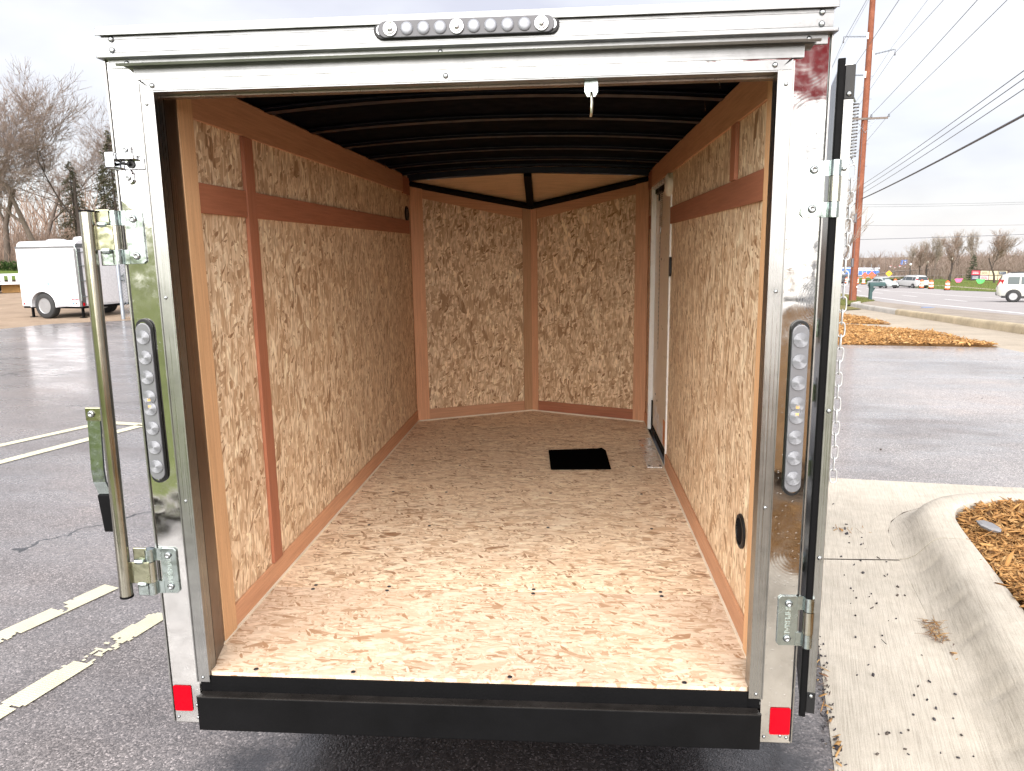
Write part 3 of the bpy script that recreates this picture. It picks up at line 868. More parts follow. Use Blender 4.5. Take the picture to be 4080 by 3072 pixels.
wall_panel(-1, .15, 2.80, FZ, 1.99)
wall_panel(1, .12, 1.822, FZ, 1.99); wall_panel(1, 1.822, 2.598, 1.885, 1.99); wall_panel(1, 2.598, 2.80, FZ, 1.99)
def strip(side, y0, y1, z0, z1, mat='ply', proud=.009, along='y'):
    return wall_x('wood_strip', mat, side, y0, y1, z0, z1, proud, proud - .0005, along=along)
strip(-1, .142, .214, FZ + .002, 1.985, 'ply_lit', .0135, 'z')
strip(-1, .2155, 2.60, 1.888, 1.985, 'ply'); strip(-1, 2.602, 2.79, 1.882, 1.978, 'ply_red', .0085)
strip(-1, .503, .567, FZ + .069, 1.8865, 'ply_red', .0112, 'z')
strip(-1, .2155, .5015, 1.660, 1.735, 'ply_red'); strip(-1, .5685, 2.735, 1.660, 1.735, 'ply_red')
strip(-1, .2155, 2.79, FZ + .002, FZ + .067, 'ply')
strip(1, .10, .172, FZ + .002, 1.985, 'ply_lit', .0135, 'z')
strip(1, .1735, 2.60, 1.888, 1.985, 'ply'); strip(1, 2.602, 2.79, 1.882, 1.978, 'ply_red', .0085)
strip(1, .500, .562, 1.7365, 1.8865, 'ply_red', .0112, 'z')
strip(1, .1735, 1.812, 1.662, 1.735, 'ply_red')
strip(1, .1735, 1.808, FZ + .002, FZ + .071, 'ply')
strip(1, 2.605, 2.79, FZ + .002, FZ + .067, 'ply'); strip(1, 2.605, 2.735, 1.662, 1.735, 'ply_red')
# nose boards
TIP = Vector((0, 3.108, 0))
for s in (-1, 1):
    a = Vector((s * .700, 2.79, 0)); d = (TIP - a); Ln = d.length; d.normalize()
    if s < 0: o, ux = a, d
    else: o, ux = TIP, -d
    nrm = ux.cross(Vector((0, 0, 1)))        # faces into the trailer for both halves
    zt = lambda u: 1.955 + (1.812 - 1.955) * u / Ln          # top edge falls towards the tip
    top = (lambda u: zt(u)) if s < 0 else (lambda u: zt(Ln - u))
    def npan(name, mat, u0, u1, z0, z1, proud, thick, along='x', slope=False):
        fo = Vector(o) + nrm * proud
        if along == 'x':
            poly = [(u0, z0), (u1, z0), (u1, z1), (u0, z1)] if not slope else [(u0, top(u0) - z1), (u1, top(u1) - z1), (u1, top(u1) - z0), (u0, top(u0) - z0)]
            return panel(name, mat, fo, ux, (0, 0, 1), poly, -thick, bevel=.001)
        poly = [(z0, -u0), (top(u0) - .002 if z1 is None else z1, -u0), (top(u1) - .002 if z1 is None else z1, -u1), (z0, -u1)]
        return panel(name, mat, fo, (0, 0, 1), -ux, poly, -thick, bevel=.001)
    mbn = MB()
    panel('wall_board', 'osb_nose', o, ux, (0, 0, 1), [(0, FZ), (Ln, FZ), (Ln, top(Ln)), (0, top(0))], -.006)
    out, inn = ((.0, .078), (Ln - .058, Ln - .004)) if s < 0 else ((Ln - .078, Ln), (.004, .046))
    npan('wood_strip', 'ply', out[0], out[1], FZ + .002, None, .0115, .011, 'z')
    npan('wood_strip', 'ply_brown' if s < 0 else 'ply', inn[0], inn[1], FZ + .002, None, .0115, .011, 'z')
    lo, hi = (out[1] + .001, inn[0] - .001) if s < 0 else (inn[1] + .001, out[0] - .001)
    npan('wood_strip', 'ply', lo, hi, 0.002, .075, .0085, .008, 'x', True)
    npan('wood_strip', 'ply_red' if s > 0 else 'ply', lo, hi, FZ + .002, FZ + .068, .0085, .008, 'x')
# pale bead of sealant where floor meets the strips
mb = MB()
for s in (-1, 1):
    mb.obox((s * .689, 1.46, FZ + .003), (0, 1, 0), (1, 0, 0), (0, 0, 1), 2.66, .006, .006)

    a, b = Vector((s * .685, 2.776, FZ + .003)), Vector((0, 3.094, FZ + .003))
    mb.tube([a, b], .0045, 5)
P(mb, 'sealant_bead', 'caulk')

# --- black ceiling with arched roof bows, nose framing
def cz(x): return 1.999 + .028 * (1 - (x / .7) ** 2)
mb = MB()
for i in range(16):
    x0 = -.705 + 1.41 * i / 16; x1 = -.705 + 1.41 * (i + 1) / 16
    mb.hexa([(x0, .03, cz(x0)), (x1, .03, cz(x1)), (x1, 2.83, cz(x1)), (x0, 2.83, cz(x0)), (x0, .03, cz(x0) + .004), (x1, .03, cz(x1) + .004), (x1, 2.83, cz(x1) + .004), (x0, 2.83, cz(x0) + .004)])
P(mb, 'ceiling_panel', 'black_roof')
def arch_box(mb, y0, y1, d0, d1, w=.70, bow=.030):
    n = 18
    for i in range(n):
        x0 = -w + 2 * w * i / n; x1 = -w + 2 * w * (i + 1) / n
        z = lambda x, d: 1.997 + bow * (1 - (x / w) ** 2) - d
        mb.hexa([(x0, y0, z(x0, d1)), (x1, y0, z(x1, d1)), (x1, y1, z(x1, d1)), (x0, y1, z(x0, d1)), (x0, y0, z(x0, d0)), (x1, y0, z(x1, d0)), (x1, y1, z(x1, d0)), (x0, y1, z(x0, d0))])
for y in (.30, .70, 1.10, 1.50, 1.90, 2.30, 2.62):
    mb = MB()
    arch_box(mb, y - .022, y - .019, -.03, .016); arch_box(mb, y + .019, y + .022, -.03, .016)
    arch_box(mb, y - .022, y + .022, .013, .016)
    arch_box(mb, y - .034, y - .022, .004, .007); arch_box(mb, y + .022, y + .034, .004, .007)
    P(mb, 'roof_bow', 'roof_bow', fix=False)
mb = MB(); arch_box(mb, 2.765, 2.80, -.02, .035, .70); P(mb, 'roof_bow', 'roof_bow', fix=False)
mb = MB()
mb.tube([(-.70, 2.785, 1.945), (0, 3.096, 1.822)], .019, 4); mb.tube([(.70, 2.785, 1.945), (0, 3.096, 1.822)], .019, 4)
mb.obox((0, 2.94, 1.905), (1, 0, 0), Vector((0, .30, -.155)).normalized(), Vector((0, .155, .30)).normalized(), .045, .34, .02)
P(mb, 'nose_frame', 'black_steel')
mb = MB()
mb.add([(-.70, 2.80, 1.965), (0, 2.80, 1.995), (0, 3.12, 1.84)], [(0, 1, 2)]); mb.add([(.70, 2.80, 1.965), (0, 2.80, 1.995), (0, 3.12, 1.84)], [(0, 2, 1)])
P(mb, 'nose_ceiling', 'ply_tan')
# a hanging ceiling wire
mb = MB()
for x, y, z in ((.62, .40, 1.985), (.64, .72, 1.985), (-.62, 1.9, 1.97), (-.63, 2.3, 1.97)): mb.tube([(x, y, z), (x + .004, y, z - .03)], .0012, 4)
P(mb, 'loose_wire', 'bolt')

# --- rear frame: sill, corner posts, jamb trim, header
mb = MB(); mb.box(-.687, .687, -.030, -.024, .383, .474); mb.box(-.687, .687, -.024, .055, .464, .470); mb.box(-.687, .687, .05, .055, .383, .464)
sill = P(mb, 'sill', 'black_steel', bevel=.002)
mb = MB(); mb.box(-.66, .66, -.001, .0035, .4705, .514)
for s in (-1, 1): mb.prism([(s * .695, .003), (s * .645, .003), (s * .695, .053)], .4705, .5125)
P(mb, 'sill_step', 'rubber')
mt['wet_black'] = simple('wet_black_steel', (.016, .014, .013), .3, var=.4, vs=14, bump=.3, bs=90, spec=.35)
mb = MB(); mb.box(-.684, .684, -.0225, -.0012, .4702, .4735); P(mb, 'sill_lip', 'wet_black')
mb = MB(); mb.box(-.687, .687, -.0305, -.0235, .4742, .4762); P(mb, 'sill_edge', 'wet_black')
rg = np.random.default_rng(3)
for s in (-1, 1):
    mb = MB()
    x0, x1 = sorted((s * .766, s * .688))
    mb.box(x0, x1, 0, .05, Z0, ZR)
    post = P(mb, 'corner_post', 'polish', bevel=.004)
    mb = MB(); mb.box(*sorted((s * .7685, s * .7655)), -.0025, .055, Z0 + .006, ZR - .002); P(mb, 'post_edge', 'alu_v')
    mb = MB()
    mb.box(*sorted((s * .6945, s * .662)), -.004, -.0005, .500, 1.9245)
    mb.box(*sorted((s * .665, s * .662)), -.0005, .034, .507, 1.906)
    mb.box(*sorted((s * .6945, s * .692)), -.0065, -.004, .500, 1.9245)
    jam = P(mb, 'jamb_trim', 'alu_v')
    mb = MB(); mb.hexa([(s * .666, .034, .515), (s * .689, .142, .515), (s * .70, .142, .515), (s * .70, .034, .515), (s * .666, .034, 1.95), (s * .689, .142, 1.95), (s * .70, .142, 1.95), (s * .70, .034, 1.95)])
    P(mb, 'door_jamb', 'dark_return')
    mb = MB(); mb.box(*sorted((s * .667, s * .664)), .034, .040, .52, 1.90); P(mb, 'door_seal', 'rubber')
    for z in (.512, .975, 1.46, 1.88): bolt(jam, s * .679, -.004, z, me=RIVET)
    for x, z in ((.755, .398), (.703, .398), (.703, .432) if s < 0 else (.74, .402)): bolt(post, s * x, -.0005, z, me=RIVET)
    mb = MB()
    c = [(math.copysign(.0215, a) + 0, b) for a, b in ()]
    pr = []
    for cx, cz_, a0 in ((.0195, .031, 0), (-.0195, .031, 90), (-.0195, -.031, 180), (.0195, -.031, 270)):
        pr += [(cx + .004 * math.cos(R(a0 + t)), cz_ + .004 * math.sin(R(a0 + t))) for t in (0, 30, 60, 90)]
    mb.prism(pr, 0, -.0016, (s * .738, -.0006, .451 if s < 0 else .441), (1, 0, 0), (0, 0, 1), (0, 1, 0))
    P(mb, 'reflector', 'red_refl')
# header, from the top: roof cap, light panel, lip, drip rail, top jamb
mb = MB(); mb.box(-.772, .772, -.016, .06, 2.022, 2.038); mb.box(-.772, .772, -.018, -.016, 2.019, 2.032); P(mb, 'roof_cap', 'alu', bevel=.002)
mb = MB(); mb.box(-.765, .765, -.008, .04, 1.981, 2.022); mb.box(-.765, .765, -.0095, -.008, 2.0125, 2.0138); mb.box(-.765, .765, -.0095, -.008, 1.9865, 1.9878)
hd = P(mb, 'header_panel', 'alu')
mb = MB(); mb.box(-.772, .772, -.022, .05, 1.9725, 1.981); P(mb, 'header_lip', 'alu', bevel=.002)
mb = MB(); mb.box(-.757, .757, -.004, .04, 1.955, 1.9725); low = P(mb, 'header_rail', 'alu')
mb = MB()
mb.prism([(-.0045, 1.960), (-.0045, 1.9585), (-.034, 1.9525), (-.036, 1.9575), (-.034, 1.9575), (-.030, 1.9545)], -.722, .735, ux=(0, 1, 0), uy=(0, 0, 1), uz=(1, 0, 0))
mb.box(-.700, .712, -.0065, -.0045, 1.930, 1.955)
P(mb, 'drip_rail', 'alu')
mb = MB(); mb.box(-.687, .687, -.0035, .04, 1.9245, 1.9545); P(mb, 'header_board', 'polish')
mb = MB(); mb.box(-.690, .690, -.006, -.0038, 1.9075, 1.9265); mb.box(-.664, .664, -.0038, .034, 1.9045, 1.9075)
jt = P(mb, 'jamb_trim', 'alu')
mb = MB(); mb.box(-.70, .70, .034, .06, 1.90, 1.99); P(mb, 'door_jamb', 'dark_return')
mb = MB()
for s in (-1, 1): mb.prism([(s * .690, 1.927), (s * .672, 1.915), (s * .684, 1.927)], -.0075, -.0055, ux=(1, 0, 0), uy=(0, 0, 1), uz=(0, 1, 0))
P(mb, 'mitre_gap', 'rubber')
for x in (-.662, -.02, .655): bolt(jt, x, -.006, 1.917, me=RIVET, sc=1.35)
for x in (-.715, -.03, .72): bolt(low, x, -.004, 1.9655, me=RIVET, sc=1.2)
for x in (-.742, .742):
    for z in (1.991, 2.013): bolt(hd, x, -.0085, z, me=RIVET, sc=1.5)

# --- light bars: smoked capsule body, round lenses with concentric ridges, screws
_l = MB()
pf = [(.0165, 0)]
for k in range(7):
    r = .0160 - k * .0021; pf += [(r, .0025 + .0004 * k), (r - .0008, .0040 + .0004 * k), (r - .0014, .0024 + .0004 * k)]
pf += [(.001, .006), (0, .006)]
_l.lathe(pf, (0, 0, 0), (0, -1, 0), 22)
LENS = _l.mesh('lens', mt['lens'], True)
_l = MB(); _l.lathe([(.013, 0), (.013, .003), (.0075, .0045), (0, .0048)], (0, 0, 0), (0, -1, 0), 16)
mt['lens_white'] = simple('frosted_lens', (.24, .25, .28), .22, var=.05, metal=.1)
LENSW = _l.mesh('lens', mt['lens_white'], True)
_l = MB(); _l.lathe([(.0150, 0), (.0150, .004), (.0135, .0055), (.0118, .003), (.0100, .0035), (.0092, .006), (.0076, .003), (.0050, .0035), (.0042, .006), (0, .006)], (0, 0, 0), (0, -1, 0), 20)
LENSR = _l.mesh('lens', mt['chrome'], True)
mt['lens_dark'] = simple('dark_lens', (.05, .05, .06), .15)
def capsule(hl, r, n=10):
    return [(r * math.cos(R(a)), hl + r * math.sin(R(a))) for a in np.linspace(0, 180, n)] + [(-r * math.cos(R(a)), -hl - r * math.sin(R(a))) for a in np.linspace(0, 180, n)]
def light_bar(M, ln, r, tail):
    mb = MB(); hl = ln / 2 - r
    mb.prism(capsule(hl, r), 0, .008, ux=(1, 0, 0), uy=(0, 0, 1), uz=(0, -1, 0))
    bd = mb.build('tail_light' if tail else 'marker_light', mt['black_plastic'], TR, M=M, bevel=.002)
    mb = MB(); mb.prism(capsule(hl - .008, r - .0015), .0081, .0125, ux=(1, 0, 0), uy=(0, 0, 1), uz=(0, -1, 0))
    mb.build('lens_body', mt['lens_body' if tail else 'lens_dark'], bd, M=M, bevel=.002)
    span = 2 * hl - (.046 if tail else .036)
    zs = [span / 2 - i * span / 7 for i in range(8)] if False else None
    if tail:
        half = (span - .028) / 2
        zs = [span / 2 - i * half / 3 for i in range(4)] + [-span / 2 + i * half / 3 for i in range(4)]
        for z in zs: link('lens', LENS, bd, M @ Matrix.Translation((0, -.0118, z)))
        mb = MB(); mb.prism(capsule(.011, .0075, 6), .0127, .0150, ux=(1, 0, 0), uy=(0, 0, 1), uz=(0, -1, 0)); mb.build('sensor', mt['black_plastic'], bd, M=M)
        for z in (-.0085, .0085):
            mb = MB(); mb.box(-.0035, .0035, -.0165, -.0150, z - .0035, z + .0035); mb.build('led_chip', mt['amber'], bd, M=M)
    else:
        for i in range(10):
            z = span / 2 - i * span / 9
            link('lens', LENSR if i in (0, 5, 9) else LENSW, bd, M @ Matrix.Translation((0, -.0122, z)) @ Matrix.Scale(1.0, 4))
    for z in (hl + r * .1, -hl - r * .1):
        link('screw', SCREW, bd, M @ Matrix.Translation((0, -.0082, z)) @ Matrix.Rotation(math.pi / 2, 4, 'X') @ Matrix.Scale(1.15, 4))
        mb = MB(); mb.lathe([(.0105, 0), (.0105, .0018), (.0075, .0018), (.0075, .0002)], (0, -.008, z), (0, -1, 0), 14); mb.build('screw_ring', mt['chrome'], bd, M=M)
    return bd
light_bar(Matrix.Translation((-.737, -.0005, 1.217)), .392, .0195, True)
light_bar(Matrix.Translation((.734, -.0005, 1.2015)), .394, .0195, True)
light_bar(Matrix.Translation((.026, -.0085, 2.0085)) @ Matrix.Rotation(R(90), 4, 'Y'), .386, .0185, False)

# --- hinges: leaf, barrels, bolts, stamped word
mt['stamp'] = polished('stamped_zinc', (.55, .60, .58), .3, wav=.02)
IMP = text_mesh('IMPERIAL', .0175, .0006, mt['stamp'])
def leaf(x0, x1, z0, z1, barrel_x, s, mat, flip):
    """leaf on the post face from x0..x1; barrel towards the outside"""
    mb = MB(); c = .006
    pol = [(x0 + c, z0), (x1 - c, z0), (x1, z0 + c), (x1, z1 - c), (x1 - c, z1), (x0 + c, z1), (x0, z1 - c), (x0, z0 + c)]
    mb.prism(pol, 0, -.0045, (0, -.0008, 0), (1, 0, 0), (0, 0, 1), (0, 1, 0))
    h = mb.build('hinge', mt[mat], TR, bevel=.001)
    third = (z1 - z0)
    e0, e1 = (x0, barrel_x) if s < 0 else (x1, barrel_x)
    parts = ((z0, z0 + third * .27), (z1 - third * .27, z1))
    for a, b in parts:
        mb = MB()
        mb.tube([(barrel_x, -.010, a), (barrel_x, -.010, b)], .0115, 16)
        mb.box(*sorted((e0 + .004 * s * -1, e1)), -.0062, -.0020, a, b)
        mb.build('barrel', mt[mat], h, smooth=True)
    mid = (z0 + third * .28, z1 - third * .28)
    mb = MB(); mb.tube([(barrel_x, -.010, mid[0]), (barrel_x, -.010, mid[1])], .0125, 16)
    mb.build('hinge_knuckle', mt['pipe'], h, smooth=True)
    xm = (x0 + x1) / 2
    for z in (z0 + .018, z1 - .018): bolt(h, xm, -.0053, z)
    ang = R(90) if flip else R(-90)
    link('lettering', IMP, h, Matrix.Translation((xm + (.001 if s < 0 else -.001), -.0056, (z0 + z1) / 2)) @ Matrix.Rotation(ang, 4, 'Y') @ Matrix.Rotation(R(90), 4, 'X'))
    return h
leaf(-.757, -.716, 1.537, 1.655, -.778, -1, 'zinc', False)
leaf(-.757, -.716, .738, .855, -.780, -1, 'zinc', False)
leaf(.721, .767, 1.613, 1.728, .786, 1, 'zinc', True)
leaf(.719, .765, .640, .763, .786, 1, 'zinc', True)

# --- lock bar hung on the left hinges: pipe, straps, cams, lever with grip
mb = MB(); mb.tube([(-.829, -.028, 1.652), (-.838, -.028, .742)], .0150, 20)
bar = P(mb, 'lock_bar', 'pipe', smooth=True)
for c0, c1 in (((-.829, -.028, 1.652), (-.829, -.028, 1.656)), ((-.838, -.028, .742), (-.838, -.028, .737))):
    mb = MB(); mb.tube([c0, c1], .0158, 16); mb.build('end_cap', mt['rubber'], bar, smooth=True)
for zc, xp in ((1.596, -.829), (.798, -.837)):
    mb = MB(); mb.box(xp + .012, -.776, -.0245, -.0195, zc - .027, zc + .027)
    mb.build('strap', mt['zinc_gold'], bar, bevel=.001)
    for sg, dz, m_ in ((1, .035, 'zinc_gold'), (-1, -.036, 'zinc')):
        mb = MB(); x0 = -.800 if sg > 0 else -.797
        mb.box(x0 - .017, x0 + .017, -.0185, -.0145, *sorted((zc + sg * .029, zc + sg * .062)))
        mb.build('cam_tab', mt[m_], bar, bevel=.004)
        mb = MB(); mb.lathe([(.0, -.012), (.006, -.010), (.008, 0), (.006, .010), (0, .012)], (x0, -.022, zc + sg * .029), (1, 0, 0), 8); mb.build('weld', mt['zinc'], bar, smooth=True)
mb = MB(); mb.box(-.902, -.842, -.010, -.006, 1.172, 1.205); hb = mb.build('handle_bracket', mt['zinc_gold'], bar, bevel=.003)
link('bolt', BOLT, bar, Matrix.Translation((-.886, -.010, 1.190)))
mb = MB()
lp = [(-.886, -.003, 1.20), (-.893, -.003, 1.05), (-.892, -.002, 1.02), (-.885, .004, .985)]
for a, b in zip(lp, lp[1:]):
    mb.hexa([(b[0] - .0155, b[1], b[2]), (b[0] + .0155, b[1], b[2]), (b[0] + .0155, b[1] + .006, b[2]), (b[0] - .0155, b[1] + .006, b[2]), (a[0] - .0155, a[1], a[2]), (a[0] + .0155, a[1], a[2]), (a[0] + .0155, a[1] + .006, a[2]), (a[0] - .0155, a[1] + .006, a[2])])
mb.build('lever', mt['zinc'], bar)
mb = MB(); mb.hexa([(-.895, -.001, .892), (-.868, -.001, .892), (-.868, .012, .892), (-.895, .012, .892), (-.903, -.001, .987), (-.866, -.001, .987), (-.866, .012, .987), (-.903, .012, .987)])
mb.build('grip', mt['rubber'], bar, bevel=.003)
# --- chrome keeper on the left post
mb = MB(); mb.box(-.768, -.697, -.006, -.001, 1.742, 1.768)
kp = P(mb, 'lock_keeper', 'chrome', bevel=.003)
mb = MB(); mb.box(-.774, -.752, -.030, -.006, 1.745, 1.779); mb.box(-.752, -.712, -.022, -.006, 1.762, 1.775); mb.build('keeper_hook', mt['chrome'], kp, bevel=.003)
for z in (1.783, 1.727):
    mb = MB(); mb.prism(capsule(.006, .010, 8), -.001, -.008, (-.736, 0, z), (1, 0, 0), (0, 0, 1), (0, 1, 0)); mb.build('keeper_ear', mt['chrome'], kp, bevel=.002)
for z in (1.785, 1.725): bolt(kp, -.736, -.008, z, sc=.75)
mb = MB(); mb.lathe([(.009, 0), (.009, .003), (.005, .003), (.005, -.002)], (-.727, -.0065, 1.754), (0, -1, 0), 14); mb.tube([(-.727, -.012, 1.754), (-.745, -.013, 1.756)], .003, 8); mb.build('keeper_pin', mt['black_plastic'], kp)
# --- striker hanging from the top jamb
mb = MB(); mb.prism([(-.0145, .012), (.0145, .012), (.0145, -.012), (.009, -.022), (-.009, -.022), (-.0145, -.012)], 0, .003, (.285, .020, 1.893), (1, 0, 0), (0, 0, 1), (0, 1, 0))
sk = P(mb, 'striker_plate', 'zinc', bevel=.001)
mb = MB(); mb.tube([(.285, .018, 1.879), (.2855, .010, 1.872), (.286, .008, 1.858), (.285, .012, 1.838), (.284, .020, 1.833)], .0032, 8); mb.build('striker_hook', mt['pipe'], sk, smooth=True)

# --- side door in the right wall, threshold, sill stickers
mb = MB(); mb.box(.716, .742, 1.84, 2.58, .545, 1.872); dr = P(mb, 'side_door', 'door_skin')
mb = MB()
mb.box(.690, .7155, 2.572, 2.600, .530, 1.885); mb.box(.693, .716, 1.822, 1.842, .530, 1.885); mb.box(.693, .716, 1.842, 2.572, 1.868, 1.885)
P(mb, 'door_frame', 'white_paint', bevel=.001)
mb = MB(); mb.box(.7085, .7155, 1.845, 2.57, .5246, .560); mb.box(.7085, .7155, 2.555, 2.5715, .560, .70); P(mb, 'door_gasket', 'rubber')
mb = MB(); mb.box(.7085, .7155, 1.845, 2.57, 1.845, 1.868); P(mb, 'door_gasket', 'rubber')
mb = MB(); mb.prism([(.610, 1.815), (.683, 1.812), (.688, 2.38), (.612, 2.345)], FZ + .0006, FZ + .0030); th = P(mb, 'threshold', 'plate_bright', bevel=.0006)
for x, y in ((.622, 1.84), (.630, 2.08), (.622, 2.32), (.675, 1.84)): link('screw', SCREW, th, Matrix.Translation((x, y, FZ + .003)))
def helix(a, b, r, n, wire, mb, per=10):
    a, b = Vector(a), Vector(b); t = (b - a).normalized(); u = t.orthogonal().normalized(); v = t.cross(u)
    pts = [a.lerp(b, i / (n * per)) + u * r * math.cos(2 * math.pi * i / per) + v * r * math.sin(2 * math.pi * i / per) for i in range(n * per + 1)]
    mb.tube(pts, wire, 5)
mb = MB(); helix((.709, 2.30, 1.84), (.709, 2.30, 1.66), .007, 18, .0014, mb); mb.tube([(.709, 2.30, 1.66), (.709, 2.30, 1.63)], .0014, 5)
sp = mb.build('door_spring', mt['bolt'], dr)
mb = MB(); mb.box(.708, .714, 2.40, 2.42, 1.80, 1.87); mb.box(.708, .714, 2.25, 2.50, 1.835, 1.845); mb.build('door_closer', mt['black_plastic'], dr)
mb = MB()
for k in range(26): mb.box(.7142, .7158, 2.368, 2.376, 1.05 + k * .024, 1.060 + k * .024)
mb.box(.7150, .7158, 2.368, 2.373, 1.02, 1.66); mb.build('door_perforation', mt['dark_screw'], dr)
for y0, y1, z0, z1, m_ in ((2.38, 2.46, .62, .70, 'sticker'), (2.27, 2.36, .575, .68, 'sticker'), (2.10, 2.22, .57, .66, 'sticker'), (2.02, 2.09, .575, .70, 'orange_sticker')):
    mb = MB(); mb.box(.7150, .7158, y0, y1, z0, z1); stk = mb.build('warning_sticker', mt[m_], dr)
for y, z in ((2.44, .76), (2.36, .74), (2.30, 1.50)): link('screw', SCREW, dr, Matrix.Translation((.7155, y, z)) @ Matrix.Rotation(-math.pi / 2, 4, 'Y'))
mb = MB(); mb.lathe([(.050, 0), (.052, .006), (.050, .020), (.040, .027), (0, .029)], (.6995, 1.868 - .02, 1.836), (-1, 0, 0), 22); P(mb, 'dome_light', 'white_plastic', smooth=True)
mb = MB(); mb.prism(capsule(.030, .014, 6), -.010, .0004, (.70, 1.803, 1.472), (0, 1, 0), (0, 0, 1), (1, 0, 0)); P(mb, 'door_latch_cover', 'black_plastic', bevel=.002)
def vent(x, y, z, s, r):
    mb = MB(); mb.lathe([(r, 0), (r, .004), (r * .92, .007), (r * .80, .007), (r * .78, .002), (0, .002)], (x, y, z), (-s, 0, 0), 24)
    v = P(mb, 'vent', 'black_plastic', smooth=True)
    for k in range(-3, 4):
        h = math.sqrt(max(0, (r * .78) ** 2 - (k * r * .2) ** 2))
        mb = MB(); mb.obox((x - s * .004, y, z + k * r * .2), (0, 1, 0), (s * .8, 0, .6), (-s * .6, 0, .8), 2 * h, .006, .0015); mb.build('slat', mt['black_plastic'], v)
    for k in (60, 240): link('screw', SCREW, v, Matrix.Translation((x - s * .0072, y + r * .87 * math.cos(R(k)), z + r * .87 * math.sin(R(k)))) @ Matrix.Rotation(-s * math.pi / 2, 4, 'Y') @ Matrix.Scale(.7, 4))
vent(.6995, .292, .803, 1, .047); vent(-.6995, 2.70, 1.772, -1, .045)

# --- rear door, swung right round on its hinges and left standing open
aD = R(14)
DU, DT = Vector((math.sin(aD), math.cos(aD), 0)), Vector((math.cos(aD), -math.sin(aD), 0))
DO = Vector((.779, -.006, 0))

DM = basis(DO, DT, DU, Vector((0, 0, 1)))      # local x through the door, y along it, z up
mb = MB(); mb.box(.004, .030, .012, 1.33, .49, 1.915); door = P(mb, 'cargo_door', 'polish', M=DM)
mb = MB(); mb.box(.0145, .033, 0, .0118, .525, 1.846); eg = mb.build('door_edge', mt['alu_v'], door, M=DM, bevel=.001)
mb = MB(); mb.box(.0, .0035, .014, 1.33, .50, 1.90); mb.build('door_skin', mt['alu_v'], door, M=DM)
mb = MB(); mb.box(.0, .0142, -.004, .010, .462, 1.925); mb.box(.002, .012, -.006, -.004, .47, 1.92); mb.build('edge_seal', mt['rubber'], door, M=DM, bevel=.002)
for z0, z1 in ((1.846, 1.912), (.472, .525)):
    mb = MB(); mb.box(.0148, .034, -.001, .030, z0, z1); cc = mb.build('corner_cap', mt['black_plastic'], door, M=DM, bevel=.001)
for z in (1.856, 1.71, 1.20, .86, .517): link('bolt', RIVET, door, DM @ Matrix.Translation((.024, -.0012 if z < .53 or z > 1.84 else 0, z)) @ Matrix.Scale(1.25, 4))
for z in (1.37, 1.22, 1.04, .80):
    mb = MB(); mb.box(-.012, -.0005, .10, .128, z - .02, z + .02); mb.tube([(-.009, .114, z - .035), (-.009, .114, z + .035)], .004, 8); mb.build('door_bracket', mt['zinc'], door, M=DM)
mb = MB()
helix((.040, .035, 1.845), (.040, .035, 1.735), .0075, 17, .0016, mb)
mb.tube([(.030, .030, 1.858), (.036, .033, 1.853), (.040, .035, 1.845)], .0022, 6); mb.tube([(.040, .035, 1.735), (.045, .034, 1.725), (.040, .033, 1.718)], .0018, 6)
mb.build('door_spring', mt['bolt'], door, M=DM)
def link_mesh():
    m = MB(); pts = []
    for a in np.linspace(0, 360, 17)[:-1]:
        x, z = .0075 * math.cos(R(a)), .0075 * math.sin(R(a)) + (.0085 if math.sin(R(a)) > 1e-6 else -.0085 if math.sin(R(a)) < -1e-6 else 0)
        pts.append((x, 0, z))
    m.tube(pts, .0017, 6, closed=True)
    mt['chain'] = simple('chain_zinc', (.55, .56, .57), .4, metal=.5)
    return m.mesh('chain_link', mt['chain'], True)
CL = link_mesh(); ch_z = 1.705; k = 0
while ch_z > 1.03:
    x = .047 + .005 * math.sin(ch_z * 3.0) - (1.705 - ch_z) * .004
    link('chain_link', CL, door, DM @ Matrix.Translation((x, .034, ch_z)) @ Matrix.Rotation(R(90 if k % 2 else 12), 4, 'Z') @ Matrix.Rotation(R(4 * math.sin(k)), 4, 'Y'))
    ch_z -= .0275; k += 1

# --- black square of cloth left on the floor
mb = MB()
pts = [(.131, 2.099), (.38, 2.135), (.41, 2.15), (.428, 2.10), (.437, 1.776), (.30, 1.768), (.151, 1.761)]
mb.prism(pts, FZ + .0008, FZ + .008)
o = mb.build('floor_mat', mt['mat_black'], bevel=.003)
tag(o, 'square of plain black fabric lying flat on the strand board floor', 'mat')
# ------------------------------------------------------------------ trees
mt['bark'] = ground_mat('bark', [(.28, (.065, .05, .042)), (.5, (.12, .095, .08)), (.74, (.19, .155, .135))], 3, 18)
mt['bark_dark'] = ground_mat('bark_dark', [(.28, (.03, .024, .022)), (.5, (.06, .048, .042)), (.74, (.10, .08, .07))], 3, 18)
mt['twig'] = chips('twig', [(.13, .095, .075), (.20, .15, .125), (.25, .20, .17), (.16, .11, .085)], .9)
mt['twig_pale'] = chips('twig_pale', [(.26, .21, .17), (.34, .29, .24), (.22, .17, .14)], .9)
mt['twig_brown'] = chips('twig_brown', [(.15, .105, .08), (.23, .165, .13), (.30, .22, .175)], .9)
mt['needle'] = chips('needle', [(.018, .036, .018), (.03, .05, .024), (.045, .065, .032), (.06, .06, .03)], .9)
mt['needle_brown'] = chips('needle_olive', [(.035, .045, .022), (.06, .06, .03), (.085, .065, .04)], .9)
mt['hedge'] = chips('hedge_leaf', [(.018, .04, .010), (.035, .065, .015), (.05, .085, .022)], .8)

